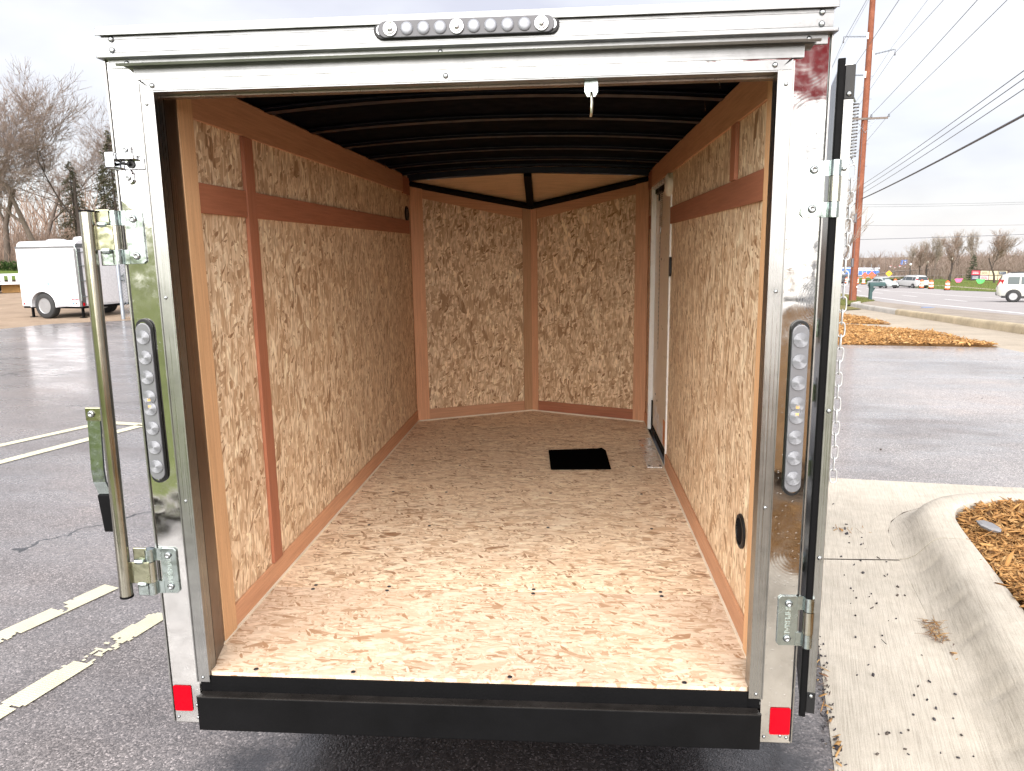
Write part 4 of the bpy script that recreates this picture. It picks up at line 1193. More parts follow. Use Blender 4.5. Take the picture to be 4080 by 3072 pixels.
def seg_tubes(S, n):
    """S: (m,8) x0 y0 z0 x1 y1 z1 r0 r1 -> V, F"""
    S = np.asarray(S, float)
    a, b = S[:, :3], S[:, 3:6]
    t = b - a; t /= np.maximum(np.linalg.norm(t, axis=1, keepdims=True), 1e-9)
    ref = np.where(np.abs(t[:, 2:3]) < .9, np.array([[0, 0, 1.]]), np.array([[1., 0, 0]]))
    u = np.cross(t, ref); u /= np.linalg.norm(u, axis=1, keepdims=True)
    v = np.cross(t, u)
    rings = []
    for p, r in ((a, S[:, 6]), (b, S[:, 7])):
        for k in range(n):
            c, s = math.cos(2 * math.pi * k / n), math.sin(2 * math.pi * k / n)
            rings.append(p + (u * c + v * s) * r[:, None])
    V = np.stack(rings, 1).reshape(-1, 3)
    q = np.array([(k, (k + 1) % n, n + (k + 1) % n, n + k) for k in range(n)])
    F = (q[None] + (np.arange(len(S)) * 2 * n)[:, None, None]).reshape(-1, 4)
    return V, F

def bare_tree(seed, H, trunk_r, fork=.30, spread=.55, levels=6, kids=(3, 4), up=.25, twig_min=.012, limit=6500):
    rg = random.Random(seed)
    big, small = [], []
    def limb(p, d, ln, r, lv):
        n = 4 if lv <= 2 else 3 if lv <= 3 else 2
        pts = [p]
        step = ln / n
        rr = r
        for i in range(n):
            d = (d + Vector((rg.gauss(0, .13), rg.gauss(0, .13), rg.gauss(0, .10) + up * .16 * (1 if lv > 0 else .3)))).normalized()
            q = pts[-1] + d * step
            r2 = max(twig_min * .6, r * (1 - .5 * (i + 1) / n))
            (big if lv <= 2 else small).append((*pts[-1], *q, rr, r2))
            rr = r2
            pts.append(q)
            if lv < levels and (lv > 0 or i >= 1) and len(small) < limit:
                for _ in range(1 if lv < 2 else rg.choice((1, 1, 2))):
                    ax = Vector((rg.gauss(0, 1), rg.gauss(0, 1), rg.gauss(0, .4))).normalized()
                    side = (d + ax * (spread + rg.random() * .35)).normalized()
                    side.z = side.z * .85 + up * .35
                    limb(pts[-1], side.normalized(), ln * rg.uniform(.45, .72), max(twig_min, rr * rg.uniform(.45, .65)), lv + 1)
        if lv < levels and len(small) < limit:
            for _ in range(rg.choice(kids) if lv < 2 else 2):
                ax = Vector((rg.gauss(0, 1), rg.gauss(0, 1), rg.gauss(0, .3))).normalized()
                dd = (d + ax * spread * .75).normalized()
                limb(pts[-1], dd, ln * rg.uniform(.62, .85), max(twig_min, rr * .8), lv + 1)
    base = Vector((0, 0, -.15))
    big.append((0, 0, -.25, 0, 0, .25, trunk_r * 1.45, trunk_r * 1.08))
    limb(Vector((0, 0, .2)), Vector((rg.gauss(0, .05), rg.gauss(0, .05), 1)).normalized(), H * fork, trunk_r, 0)
    A = np.array(big + small); top = A[:, 5].max(); k = H / top
    B, S = np.array(big), np.array(small)
    for X in (B, S):
        X[:, :6] *= k
    return B, S

def tree_proto(name, seed, H, tr, bark, twig, **k):
    B, S = bare_tree(seed, H, tr, **k)
    t = np_mesh('trunk', *seg_tubes(B, 7), mt[bark], True)
    c = np_mesh('crown', *seg_tubes(S, 3), mt[twig])
    return t, c
def plant_tree(name, label, pr, x, y, rz=0, sc=1.0, group=None, cat='tree', z=None):
    e = thing(name, label, cat, (x, y, gz(x, y) - .05 if z is None else z), rz, group)
    e.scale = (sc, sc, sc)
    for n_, me in zip(('trunk', 'crown'), pr):
        link(n_, me, e, local=True)
    return e

def conifer(seed, H, Rb, mat, dens=1.0, droop=.25, bare=.12):
    rg = np.random.default_rng(seed)
    S = [(0, 0, -.3, 0, 0, H, H * .016, .02)]
    V, F = [], []
    n = int(H * 7 * dens)
    for i in range(n):
        f = bare + (1 - bare) * (i + rg.random()) / n
        z = H * f; r = Rb * (1 - f) ** .8 * rg.uniform(.55, 1.12) + .12
        a = rg.uniform(0, 2 * math.pi)
        d = np.array([math.cos(a), math.sin(a), 0])
        tip = d * r + np.array([0, 0, z - droop * r + rg.normal(0, .1)])
        S.append((0, 0, z, *tip, .03, .008))
        m = int(10 + r * 16 * dens)
        for j in range(m):
            s = rg.uniform(.2, 1.05)
            c = np.array([0, 0, z]) * (1 - s) + tip * s + rg.normal(0, .08 + .05 * r, 3) * (1.0, 1.0, .6)
            u = rg.normal(0, 1, 3); u /= np.linalg.norm(u); u = u * .6 + d * .6 - np.array([0, 0, .25])
            w = np.cross(u, rg.normal(0, 1, 3)); w /= np.linalg.norm(w) + 1e-6
            ln, wd = rg.uniform(.14, .34), rg.uniform(.03, .07)
            b = len(V); V += [c - w * wd, c + w * wd, c + u * ln]; F.append((b, b + 1, b + 2))
    return np_mesh('trunk', *seg_tubes(S, 5), mt['bark_dark']), np_mesh('crown', V, F, mt[mat])

def leaf_cloud(name, pts, n, size, mat, seed, squash=1.0):
    """small leaf-sized faces spread through lumps: pts (x, y, z, rx, ry, rz)"""
    rg = np.random.default_rng(seed)
    P = np.array(pts); w = P[:, 3] * P[:, 4] * P[:, 5]; k = rg.choice(len(P), n, p=w / w.sum())
    d = rg.normal(0, 1, (n, 3)); d /= np.linalg.norm(d, axis=1, keepdims=True)
    r = rg.uniform(.25, 1, n) ** .4
    c = P[k, :3] + d * r[:, None] * P[k, 3:]
    u = rg.normal(0, 1, (n, 3)); u /= np.linalg.norm(u, axis=1, keepdims=True)
    v = np.cross(u, rg.normal(0, 1, (n, 3))); v /= np.linalg.norm(v, axis=1, keepdims=True)
    s = size * rg.uniform(.5, 1.3, (n, 1))
    V = np.stack([c - v * s * .4, c + v * s * .4, c + u * s + v * s * .2, c + u * s - v * s * .2], 1).reshape(-1, 3)
    F = np.arange(n * 4).reshape(-1, 4)
    return np_mesh(name, V, F, mt[mat])

OAK = [tree_proto('oak', 11, 19, .30, 'bark', 'twig', fork=.13, spread=.62, levels=6, limit=15000, twig_min=.013, up=.20),
       tree_proto('oak', 25, 18, .28, 'bark', 'twig', fork=.12, spread=.66, levels=6, limit=15000, twig_min=.013, up=.16),
       tree_proto('oak', 43, 18, .24, 'bark_dark', 'twig', fork=.15, spread=.55, levels=6, limit=13000, twig_min=.0125, up=.3)]
STREET = [tree_proto('street', 61, 10, .19, 'bark_dark', 'twig_brown', fork=.24, spread=.42, levels=5, limit=4200, twig_min=.016, up=.55),
          tree_proto('street', 74, 10, .18, 'bark_dark', 'twig_brown', fork=.26, spread=.46, levels=5, limit=4200, twig_min=.016, up=.5)]
POPLAR = [tree_proto('poplar', 88, 13, .20, 'bark', 'twig_pale', fork=.28, spread=.40, levels=5, limit=4000, twig_min=.02, up=.5),
          tree_proto('poplar', 97, 13, .19, 'bark', 'twig_pale', fork=.30, spread=.36, levels=5, limit=4000, twig_min=.02, up=.6)]
SAPL = tree_proto('sapling', 105, 5.0, .06, 'bark', 'twig_pale', fork=.22, spread=.62, levels=4, limit=1000, twig_min=.009, up=.42)
CON = [conifer(5, 16, 4.2, 'needle_brown', 1.6, .30, .10), conifer(9, 8, 2.2, 'needle', 1.5, .12, .03)]

# left: rising bank behind the gravel yard
def bankz(d): return np.interp(d, [0, 8, 16, 22, 26, 60, 120], [0, .10, .55, .95, 1.25, 1.9, 2.4])
def bank_strip(name, d0, d1, mat, dz=0.0):
    A = Vector((-75, 26)); B = Vector((-8, 70)); t = (B - A).normalized(); nn = Vector((-t.y, t.x))
    V, F = [], []; nu, nd = 24, max(2, int((d1 - d0) / 2))
    for i in range(nu + 1):
        for j in range(nd + 1):
            d = d0 + (d1 - d0) * j / nd
            p = A.lerp(B, i / nu) + nn * d
            V.append((p.x, p.y, float(bankz(d)) + dz + (.10 * math.sin(i * 1.7 + j) if 0 < j < nd else 0)))
    for i in range(nu):
        for j in range(nd):
            a = i * (nd + 1) + j; F.append((a, a + nd + 1, a + nd + 2, a + 1))
    return tag(link(name, np_mesh(name, V, F, mt[mat], True)), kind='structure')
bank_strip('grass_slope', 0, 18, 'grass', .01)
bank_strip('leafy_bank', 18, 27, 'bank', .01)
bank_strip('woodland_floor', 27, 120, 'bank', .01)
def bank_at(px_x, px_y):
    A = Vector((-75, 26)); t = (Vector((-8, 70)) - A).normalized(); nn = Vector((-t.y, t.x))
    return float(bankz(max(0, (Vector((px_x, px_y)) - A).dot(nn))))

def left_tree(lbl, pr, x, y, rz, sc, name='bare_tree'):
    plant_tree(name, lbl, pr, x, y, rz, sc, 'trees behind the gravel yard', z=bank_at(x, y) - .1)
left_tree('tall bare oak with a thick leaning trunk at the far left edge', OAK[0], -50.6, 63.0, .4, .98)
left_tree('bare broad oak behind the front end of the white trailer', OAK[1], -46.0, 60.5, 2.1, .95)
left_tree('bare tree rising right behind the roof of the white trailer', OAK[2], -44.0, 64.2, 4.0, .92)
left_tree('slender bare tree between the white trailer and the polished post', OAK[2], -42.6, 69.0, 1.2, .86)
left_tree('bare tree half hidden behind the upper left post', OAK[0], -39.5, 70.0, 3.3, .80)
left_tree('far bare tree at the back of the left wood', OAK[1], -56, 76, 5.0, .95)
left_tree('dark olive conifer seen through the bare branches', CON[0], -48.5, 70.0, .3, .62, 'conifer')
left_tree('dark conifer standing close to the polished left post', CON[0], -42.0, 66.5, 1.9, .78, 'conifer')
left_tree('low wide conifer behind the middle of the white trailer', CON[0], -45.8, 71, 4.2, .60, 'conifer')
# scrub and hedge along the bank
def stems(name, poly, n, h0, h1, mat, seed, zf, fork=3, r=.012):
    rg = np.random.default_rng(seed)
    P = np.array(poly); f = inside(poly); lo, hi = P.min(0), P.max(0)
    S = []
    while len(S) < n * fork:
        x, y = rg.uniform(lo[0], hi[0]), rg.uniform(lo[1], hi[1])
        if not f(np.array([x]), np.array([y]))[0]: continue
        z = zf(x, y); h = rg.uniform(h0, h1)
        for k in range(fork):
            dx, dy = rg.normal(0, .22 * h, 2); m = rg.uniform(.35, .75)
            S.append((x + dx * .1, y + dy * .1, z - .1, x + dx * m, y + dy * m, z + h * m, r * 1.6, r))
            S.append((x + dx * m, y + dy * m, z + h * m, x + dx * 1.3 + rg.normal(0, .1 * h), y + dy * 1.3, z + h, r, r * .5))
            S.append((x + dx * m, y + dy * m, z + h * m, x + dx * .6 + rg.normal(0, .2 * h), y + dy * .6 + rg.normal(0, .2 * h), z + h * rg.uniform(.8, 1.05), r, r * .5))
    return tag(link(name, np_mesh(name, *seg_tubes(S, 3), mt[mat])), kind='stuff')
stems('scrub', [(-62, 62), (-52, 58), (-40, 66), (-36, 80), (-60, 84)], 1600, 1.6, 3.6, 'twig_brown', 3, bank_at, r=.022)
hp = []
rg = random.Random(5)
for i in range(26):
    x = -56 + i * .42; y = 60.6 + (x + 50) * .66 + rg.uniform(-.3, .3) - 1.2
    hp.append((x, y, bank_at(x, y) + rg.uniform(.25, .5), .55, .55, rg.uniform(.35, .6)))
hd_ = link('hedge', leaf_cloud('hedge', hp, 9000, .11, 'hedge', 7))
tag(hd_, 'low dark green evergreen hedge along the top of the brown bank', 'hedge')

# ------------------------------------------------------------------ white cargo trailer in the gravel yard
WT = thing('cargo_trailer', 'closed white cargo trailer with round fender parked on the gravel yard', 'trailer', (-13.4, 17.6, 0))
WM = Matrix.Translation((-12.19, 16.51, 0)) @ Matrix(((-.972, .227, 0, 0), (.227, .972, 0, 0), (0, 0, 1, 0), (0, 0, 0, 1)))
# local x runs from the rear towards the nose, local y across
def wp(name, mat, mb, par=None, **k): return mb.build(name, mt[mat] if isinstance(mat, str) else mat, par or WT, M=WM, **k)
mt['white_skin'] = simple('white_skin', (.60, .60, .63), .28, var=.02, coat=.3)
LW, WW, HB, HT = 2.02, 1.60, .30, 1.80
mb = MB()
mb.prism([(0, 0), (LW, 0), (LW + .06, WW / 2), (LW, WW), (0, WW)], HB, HT); wp('body', 'white_skin', mb, bevel=.01)
mb = MB()
prf = [(0, 0), (0, .05), (.03, .12), (.10, .17), (WW / 2, .20), (WW - .10, .17), (WW - .03, .12), (WW, .05), (WW, 0)]
mb.prism([(a, b) for a, b in prf], -.01, LW - .05, (0, 0, HT), (0, 1, 0), (0, 0, 1), (1, 0, 0))
mb.add([(LW - .05, y, HT + z) for y, z in prf] + [(LW, WW * .18, HT), (LW + .05, WW / 2, HT), (LW, WW * .82, HT)], [(i, i + 1, 10) for i in range(8)])
wp('roof', 'white_skin', mb, smooth=True)
mb = MB(); mb.box(-.012, LW, -.012, -.001, HT - .012, HT + .035); mb.box(-.012, -.001, -.004, WW + .004, HT - .01, HT + .09); wp('roof_trim', 'alu', mb)
for x in (1.12, LW - .02):
    mb = MB(); mb.box(x - .003, x + .003, -.002, 0.001, HB + .02, HT - .02); wp('panel_seam', 'sticker', mb)
mb = MB(); mb.box(-.02, .07, -.008, .0, HB + .0, HT - .03); mb.box(-.02, 0, -.008, .12, HB, HT - .03); wp('corner_trim', 'alu', mb)
mb = MB()
for yy in (WW - .1,): mb.box(-.02, 0, yy, WW + .008, HB, HT - .03)
wp('corner_trim', 'alu', mb)
mb = MB(); mb.box(-.016, -.001, .125, WW - .105, HB + .05, HT - .06); dw = wp('door', 'white_skin', mb, bevel=.004)
mb = MB(); mb.box(-.05, -.018, WW - .42, WW - .22, 1.02, 1.045); mb.box(-.05, -.018, WW - .40, WW - .18, .90, .925); mb.tube([(-.04, WW - .2, .85), (-.04, WW - .2, 1.1)], .014, 8); wp('door_latch', 'zinc', mb, dw)
# ladder on the rear corner
mb = MB()
for y in (-.03, .24): mb.tube([(-.05, y, .45), (-.05, y, HT - .05), (.02, y, HT + .06)], .013, 8)
ld = wp('ladder', 'zinc', mb)
for z in (.55, .95, 1.33, 1.68):
    mb = MB(); mb.tube([(-.05, -.03, z), (-.05, .24, z)], .012, 8); wp('rung', 'zinc', mb, ld)
mb = MB(); mb.box(-.022, -.016, .30, .52, .56, .76); wp('licence_holder', 'black_plastic', mb)
mb = MB(); mb.box(-.0185, -.0162, .40, .62, HB + .10, HB + .19); wp('sticker', simple('red_sticker', (.60, .03, .04), .5, var=.3, vs=30), mb)
mt['red_ink'] = simple('red_ink', (.55, .03, .05), .5); mt['blue_ink'] = simple('blue_ink', (.10, .22, .55), .5); mt['brown_ink'] = simple('brown_ink', (.12, .05, .04), .6)
rgt = random.Random(4)
mb = MB()
for i in range(11): mb.box(.03 + i * .028, .03 + i * .028 + rgt.uniform(.014, .024), -.003, -.0015, HB + .165, HB + .195 + rgt.uniform(0, .008))
wp('side_lettering', 'red_ink', mb)
mb = MB(); mb.prism([(.12, 0), (.22, 0), (.20, .03), (.18, .07), (.16, .03)], -.0015, -.003, (0, 0, HB + .06), (1, 0, 0), (0, 0, 1), (0, 1, 0)); wp('side_emblem', 'brown_ink', mb)
mb = MB(); mb.box(.24, .31, -.003, -.0015, HB + .065, HB + .11); wp('side_emblem', 'blue_ink', mb)
mb = MB(); mb.box(1.02, 1.07, -.003, -.0015, HB + .55, HB + .62); wp('side_emblem', 'blue_ink', mb)
cu = MB()
cu.lathe([(.055, 0), (.055, .002), (.045, .002), (.045, 0)], (-.0165, .34, HB + .60), (-1, 0, 0), 16)
for i in range(5): cu.tube([(-.018, .26 + i * .055, HB + .53), (-.018, .28 + i * .055, HB + .56 + .01 * (i % 2)), (-.018, .30 + i * .055, HB + .525)], .008, 5)
wp('door_emblem', 'red_ink', cu)
for y in (.02, WW - .06):
    mb = MB(); mb.box(-.03, -.02, y, y + .05, HB + .02, HB + .10); wp('tail_light', 'red_refl', mb)
mb = MB(); mb.box(LW - .1, LW - .05, -.006, -.001, HB + .04, HB + .09); wp('side_marker', 'red_refl', mb)
mb = MB(); mb.box(.02, LW - .02, .02, WW - .02, HB - .05, HB - .002); mb.box(-.02, .03, 0, WW, HB - .05, HB + .01); wp('frame', 'black_steel', mb)
AX = .99
mb = MB()
o_ = [(AX + .44 * math.cos(R(a)), .35 + .38 * math.sin(R(a))) for a in range(-8, 189, 14)]
i_ = [(AX + .405 * math.cos(R(a)), .35 + .345 * math.sin(R(a))) for a in range(188, -9, -14)]
mb.prism(o_ + i_, .0, -.26, ux=(1, 0, 0), uy=(0, 0, 1), uz=(0, 1, 0)); wp('fender', 'white_skin', mb, smooth=False)
mb = MB(); mb.prism([(AX + .44 * math.cos(R(a)), .35 + .38 * math.sin(R(a))) for a in range(-8, 52, 10)] + [(AX + .20, .36)], -.255, -.26, ux=(1, 0, 0), uy=(0, 0, 1), uz=(0, 1, 0))
mb = MB(); mb.prism([(AX + .43 * math.cos(R(a)), .35 + .37 * math.sin(R(a))) for a in range(-8, 189, 14)], -.004, .03, ux=(1, 0, 0), uy=(0, 0, 1), uz=(0, 1, 0)); wp('wheel_well', 'black_steel', mb)
def spoke_rim():
    m = MB(); m.lathe([(.19, .09), (.205, .10), (.215, .09), (.215, -.09), (.19, -.09)], ax=(1, 0, 0), n=28)
    m.lathe([(0, .085), (.05, .085), (.055, .06), (0, .06)], ax=(1, 0, 0), n=16)
    for k in range(8):
        a = k * math.pi / 4; u = Vector((0, math.cos(a), math.sin(a))); v = Vector((0, -math.sin(a), math.cos(a)))
        m.obox(Vector((.07, 0, 0)) + u * .12, (1, 0, 0), u, v, .02, .16, .045)
    return m.mesh('rim', mt['rim'], False)
SRIM = spoke_rim()
for y, sd in ((-.13, -1), (WW + .13, 1)):
    M = WM @ Matrix.Translation((AX, y, .33)) @ Matrix.Rotation(R(90) * sd, 4, 'Z')
    w = link('wheel', TYRE, WT, M); link('rim', SRIM, w, M)
    mb = MB(); mb.lathe([(0, .02), (.20, .02), (.20, 0), (0, 0)], ax=(1, 0, 0), n=24); link('brake_disc', mb.mesh('brake_disc', mt['black_steel']), w, M)
mb = MB(); mb.tube([(AX, -.1, .33), (AX, WW + .1, .33)], .03, 8); wp('axle', 'black_steel', mb)
for x in (.10, LW - .22):
    mb = MB(); mb.box(x, x + .05, .10, .15, .02, HB); mb.box(x - .03, x + .08, .06, .19, 0, .02); wp('jack', 'black_steel', mb)
mb = MB(); mb.tube([(LW - .4, WW / 2 - .2, .27), (LW + .12, WW / 2, .27), (LW - .4, WW / 2 + .2, .27)], .02, 4); wp('tongue', 'black_steel', mb)
mb = MB(); mb.lathe([(.18, 0), (.20, .02), (.16, .08), (0, .10)], (.55, WW * .45, HT + .19), n=16); mb.lathe([(.22, 0), (.25, .015), (.18, .04), (0, .05)], (1.4, WW * .45, HT + .19), n=16); wp('roof_vent', 'white_skin', mb)

# galvanised gate post, chain link and the dark trailer behind it
mt['galv'] = simple('galvanised', (.30, .33, .37), .45, metal=.6, var=.15)
fx, fy = -10.908, 16.166
FN = thing('fence', 'chain link fence with thick galvanised end post at the yard edge', 'fence', (fx, fy, 0))
mb = MB(); mb.tube([(fx, fy, -.05), (fx, fy, 1.95)], .045, 14); mb.lathe([(.05, 0), (.05, .03), (0, .06)], (fx, fy, 1.95), n=12); mb.build('post', mt['galv'], FN, smooth=True)
fe = Vector((-7.4, 18.8, 0)); fs = Vector((fx, fy, 0)); fd = (fe - fs); fl_ = fd.length; fd.normalize()
mb = MB(); mb.tube([(fe.x, fe.y, -.05), (fe.x, fe.y, 1.95)], .035, 10); mb.build('post', mt['galv'], FN, smooth=True)
mb = MB(); mb.tube([fs + Vector((0, 0, 1.9)), fe + Vector((0, 0, 1.9))], .022, 8); mb.build('top_rail', mt['galv'], FN)
S = []
for i in range(-30, 70):
    for sg in (1, -1):
        u0 = i * .075; 
        a_, b_ = (u0, .05), (u0 + 1.82, 1.87)
        if sg < 0: a_, b_ = (u0 + 1.82, .05), (u0, 1.87)
        (ua, za), (ub, zb) = a_, b_
        lo_, hi_ = min(ua, ub), max(ua, ub)
        if hi_ < 0 or lo_ > fl_: continue
        def cl(u): return za + (zb - za) * (u - ua) / (ub - ua)
        u1, u2 = max(lo_, 0), min(hi_, fl_)
        p_, q_ = fs + fd * u1 + Vector((0, 0, cl(u1))), fs + fd * u2 + Vector((0, 0, cl(u2)))
        S.append((*p_, *q_, .0055, .0055))
tag(link('mesh_wire', np_mesh('mesh_wire', *seg_tubes(S, 3), mt['galv']), FN, Matrix.Identity(4)), kind='stuff')
DT_ = thing('cargo_trailer', 'black cargo trailer parked behind the chain link fence', 'trailer', (-9.2, 20.2, 0))
mb = MB(); mb.obox((-9.0, 20.3, 1.30), (.80, .60, 0), (-.6, .8, 0), (0, 0, 1), 3.2, 1.7, 1.7); mb.build('body', simple('black_skin', (.02, .02, .026), .3), DT_, bevel=.02)
mb = MB(); mb.obox((-9.0, 20.3, .42), (.80, .60, 0), (-.6, .8, 0), (0, 0, 1), 3.1, 1.6, .08); mb.build('frame', mt['black_steel'], DT_)
for a_, c_ in ((-.55, 'w'), (.25, 'w')):
    p_ = Vector((-9.0, 20.3, .33)) + Vector((.6, -.8, 0)) * .93 + Vector((.8, .6, 0)) * a_
    M = Matrix.Translation(p_) @ Matrix.Rotation(R(-53), 4, 'Z'); w = link('wheel', TYRE, DT_, M); link('rim', SRIM, w, M)
    p_ = Vector((-9.0, 20.3, .33)) - Vector((.6, -.8, 0)) * .93 + Vector((.8, .6, 0)) * a_
    M = Matrix.Translation(p_) @ Matrix.Rotation(R(127), 4, 'Z'); w = link('wheel', TYRE, DT_, M); link('rim', SRIM, w, M)
# spare wheels leaning in the yard behind the white trailer
SWH = None
for k, (x, y, lb) in enumerate(((-12.35, 19.9, 'dark wheel standing behind the white trailer, the one nearer its rear door'), (-11.55, 20.15, 'dark wheel on the gravel beside the galvanised fence post'))):
    e = thing('trailer_wheel', lb, 'wheel', (x, y, 0), R(-30 - 15 * k), 'loose wheels behind the white trailer')
    w = link('tyre', TYRE, e, Matrix.Translation((0, 0, .33)), local=True); link('rim', SRIM, e, Matrix.Translation((0, 0, .33)), local=True)
# low open utility trailer at the far left
UT = thing('utility_trailer', 'low white open utility trailer with slatted side at the far left of the yard', 'trailer', (-27, 30, 0))
UM = Matrix.Translation((-24.4, 31.8, 0)) @ Matrix.Rotation(R(205), 4, 'Z')
def up_(name, mat, mb, **k): return mb.build(name, mt[mat], UT, M=UM, **k)
mb = MB(); mb.box(0, 4.2, 0, 1.8, .40, .47); up_('deck', 'white_skin', mb)
mb = MB()
for y in (0, 1.76): mb.box(0, 4.2, y, y + .04, .78, .84)
up_('side_rail', 'white_skin', mb)
for i in range(15):
    mb = MB(); mb.box(i * .29, i * .29 + (.14 if i < 6 else .05), 1.76, 1.80, .47, .78); up_('slat', 'white_skin', mb)
mb = MB(); mb.prism([(2.0 + .42 * math.cos(R(a)), .36 + .36 * math.sin(R(a))) for a in range(0, 181, 20)], 1.805, 2.05, ux=(1, 0, 0), uy=(0, 0, 1), uz=(0, 1, 0)); up_('fender', 'white_skin', mb)
M = UM @ Matrix.Translation((2.0, 2.0, .33)) @ Matrix.Rotation(R(90), 4, 'Z'); w = link('wheel', TYRE, UT, M); link('rim', SRIM, w, M)
M = UM @ Matrix.Translation((2.0, -.15, .33)) @ Matrix.Rotation(R(-90), 4, 'Z'); w = link('wheel', TYRE, UT, M); link('rim', SRIM, w, M)
mb = MB(); mb.box(4.2, 5.6, .87, .93, .38, .46); up_('tongue', 'white_skin', mb)
bx = MB(); bx.obox((-25.15, 30.75, .17), (.9, .42, 0), (-.42, .9, 0), (0, 0, 1), .85, .4, .34); bx.obox((-25.15, 30.75, .355), (.9, .42, 0), (-.42, .9, 0), (0, 0, 1), .80, .35, .03)
tag(bx.build('crate', simple('orange_crate', (.58, .33, .12), .7)), 'orange wooden crate on the gravel below the slatted utility trailer', 'crate')
# ------------------------------------------------------------------ utility pole and its wires
px, py = 17.324, 44.725
pz = gz(px, py)
mt['pole_wood'] = ground_mat('pole_wood', [(.28, (.12, .042, .025)), (.5, (.20, .075, .045)), (.74, (.29, .12, .075))], 2.5, 40)
mt['grey_wood'] = ground_mat('grey_wood', [(.28, (.09, .07, .06)), (.5, (.15, .125, .11)), (.74, (.22, .19, .17))], 2.5, 40)
mt['insul'] = simple('grey_insulator', (.17, .19, .22), .45)
mt['cable'] = simple('cable', (.10, .10, .115), .5)
UPO = thing('utility_pole', 'tall reddish brown wooden utility pole at the kerb end beside the road', 'utility pole', (px, py, pz))
mb = MB(); mb.tube([(px, py, pz - .3), (px, py, 5), (px, py, 12), (px, py, 20)], [.215, .19, .165, .14], 16); mb.build('pole', mt['pole_wood'], UPO, smooth=True)
mb = MB(); mb.obox((px + .1, py - .17, 8.735), (1, 0, .02), (0, 1, 0), (-.02, 0, 1), 2.25, .09, .11); mb.build('crossarm', mt['grey_wood'], UPO)
mb = MB(); mb.tube([(px - .55, py - .2, 8.68), (px, py - .2, 7.95), (px + .55, py - .2, 8.72)], .018, 6); mb.build('arm_brace', mt['galv'], UPO)
for x in (px + .30, px + 1.28, px - .62):
    mb = MB(); mb.lathe([(.03, 0), (.06, .02), (.06, .06), (.035, .08), (.05, .11), (.05, .16), (0, .18)], (x, py - .17, 8.80), n=10); mb.build('pin_insulator', mt['insul'], UPO, smooth=True)
def polymer(a, b):
    a, b = Vector(a), Vector(b); d = (b - a); ln = d.length; d.normalize()
    pf = [(.0, 0)]; n = 14
    for k in range(n):
        h = .06 + (ln - .12) * k / n; pf += [(.022, h), (.055, h + .018), (.022, h + .036)]
    pf += [(.022, ln), (0, ln)]
    m = MB(); m.lathe(pf, a, d, 8); m.build('insulator', mt['insul'], UPO)
    m = MB(); m.tube([b, b + Vector((0, 0, -.22))], .022, 6); m.lathe([(.04, 0), (.05, .05), (.04, .12), (0, .13)], b + Vector((0, 0, -.34)), n=8); m.build('clamp', mt['cable'], UPO)
for a, b in (((17.12, py, 13.22), (15.86, py, 13.26)), ((17.50, py, 12.24), (18.75, py, 12.50)), ((17.12, py, 11.15), (16.20, py, 11.17))):
    polymer(a, b)
    mb = MB(); c = Vector(a); mb.box(c.x - .05, c.x + .05, py - .19, py - .15, c.z - .17, c.z + .17); mb.build('bracket', mt['white_plastic'], UPO)
mb = MB()
for k in range(16):
    z = 3 + k * .62; s_ = 1 if k % 2 else -1; mb.tube([(px + s_ * .15, py - .1, z), (px + s_ * .28, py - .1, z)], .010, 5)
mb.build('climbing_step', mt['cable'], UPO)
mb = MB(); mb.tube([(px - .14, py - .16, pz), (px - .12, py - .14, 8.5)], .012, 5); mb.box(px - .27, px - .16, py - .2, py - .05, 2.9, 3.4); mb.box(px - .25, px - .17, py - .2, py - .05, .3, .8); mb.build('conduit', mt['cable'], UPO)
mb = MB(); mb.box(px + .10, px + .16, py - .215, py - .20, pz + .9, pz + .98); mb.build('tag', mt['sticker'], UPO)
DW = Vector((-.25, -.968, 0)).normalized()
def wire(lbl, tip, near, far=None, r=.011, ln=48, sag=.35):
    """near / far: change of height over 48 m towards / away from the trailer"""
    T = Vector(tip); pts = []
    if far is not None:
        for i in range(8, 0, -1):
            s = i / 8; pts.append(T - DW * (ln * 1.6 * s) + Vector((0, 0, (-far * 1.6) * s - sag * 4 * s * (1 - s))))
    pts.append(T)
    if near is not None:
        for i in range(1, 13):
            s = i / 12; pts.append(T + DW * (ln * 1.05 * s) + Vector((0, 0, near * 1.05 * s - sag * 2 * s * (1 - s))))
    m = MB(); m.tube(pts, r, 5)
    tag(m.build('power_line', mt['cable']), lbl, 'wire', 'wires along the road')
wire('upper power line hung from the topmost left insulator of the pole', (15.86, py, 13.03), -4.1, -2.9)
wire('thin power line running just beside the topmost left one', (16.26, py, 13.50), -3.5, -4.6, .007)
wire('power line hung from the lowest left insulator of the pole', (16.20, py, 11.10), -2.9, -2.5)
wire('power line hung from the right insulator of the pole', (18.76, py, 12.30), -2.9, -1.3)
wire('thin wire passing just behind the right insulator of the pole', (18.57, py, 12.62), -1.7, -1.4, .008)
wire('power line on the pin insulator close to the pole on the crossarm', (17.64, py - .17, 8.96), -.9, -.2)
wire('power line on the pin insulator at the outer end of the crossarm', (18.62, py - .17, 8.96), -.6, 0)
wire('topmost of the three thin cables fixed low on the pole', (17.50, py, 5.09), .56, .2)
wire('middle one of the three thin cables fixed low on the pole', (17.51, py, 4.85), .67, .2)
wire('lowest of the three thin cables fixed low on the pole', (17.50, py, 4.57), .74, .2)
wire('thick black cable fixed lowest on the pole', (17.52, py, 4.27), .31, .1, .032)
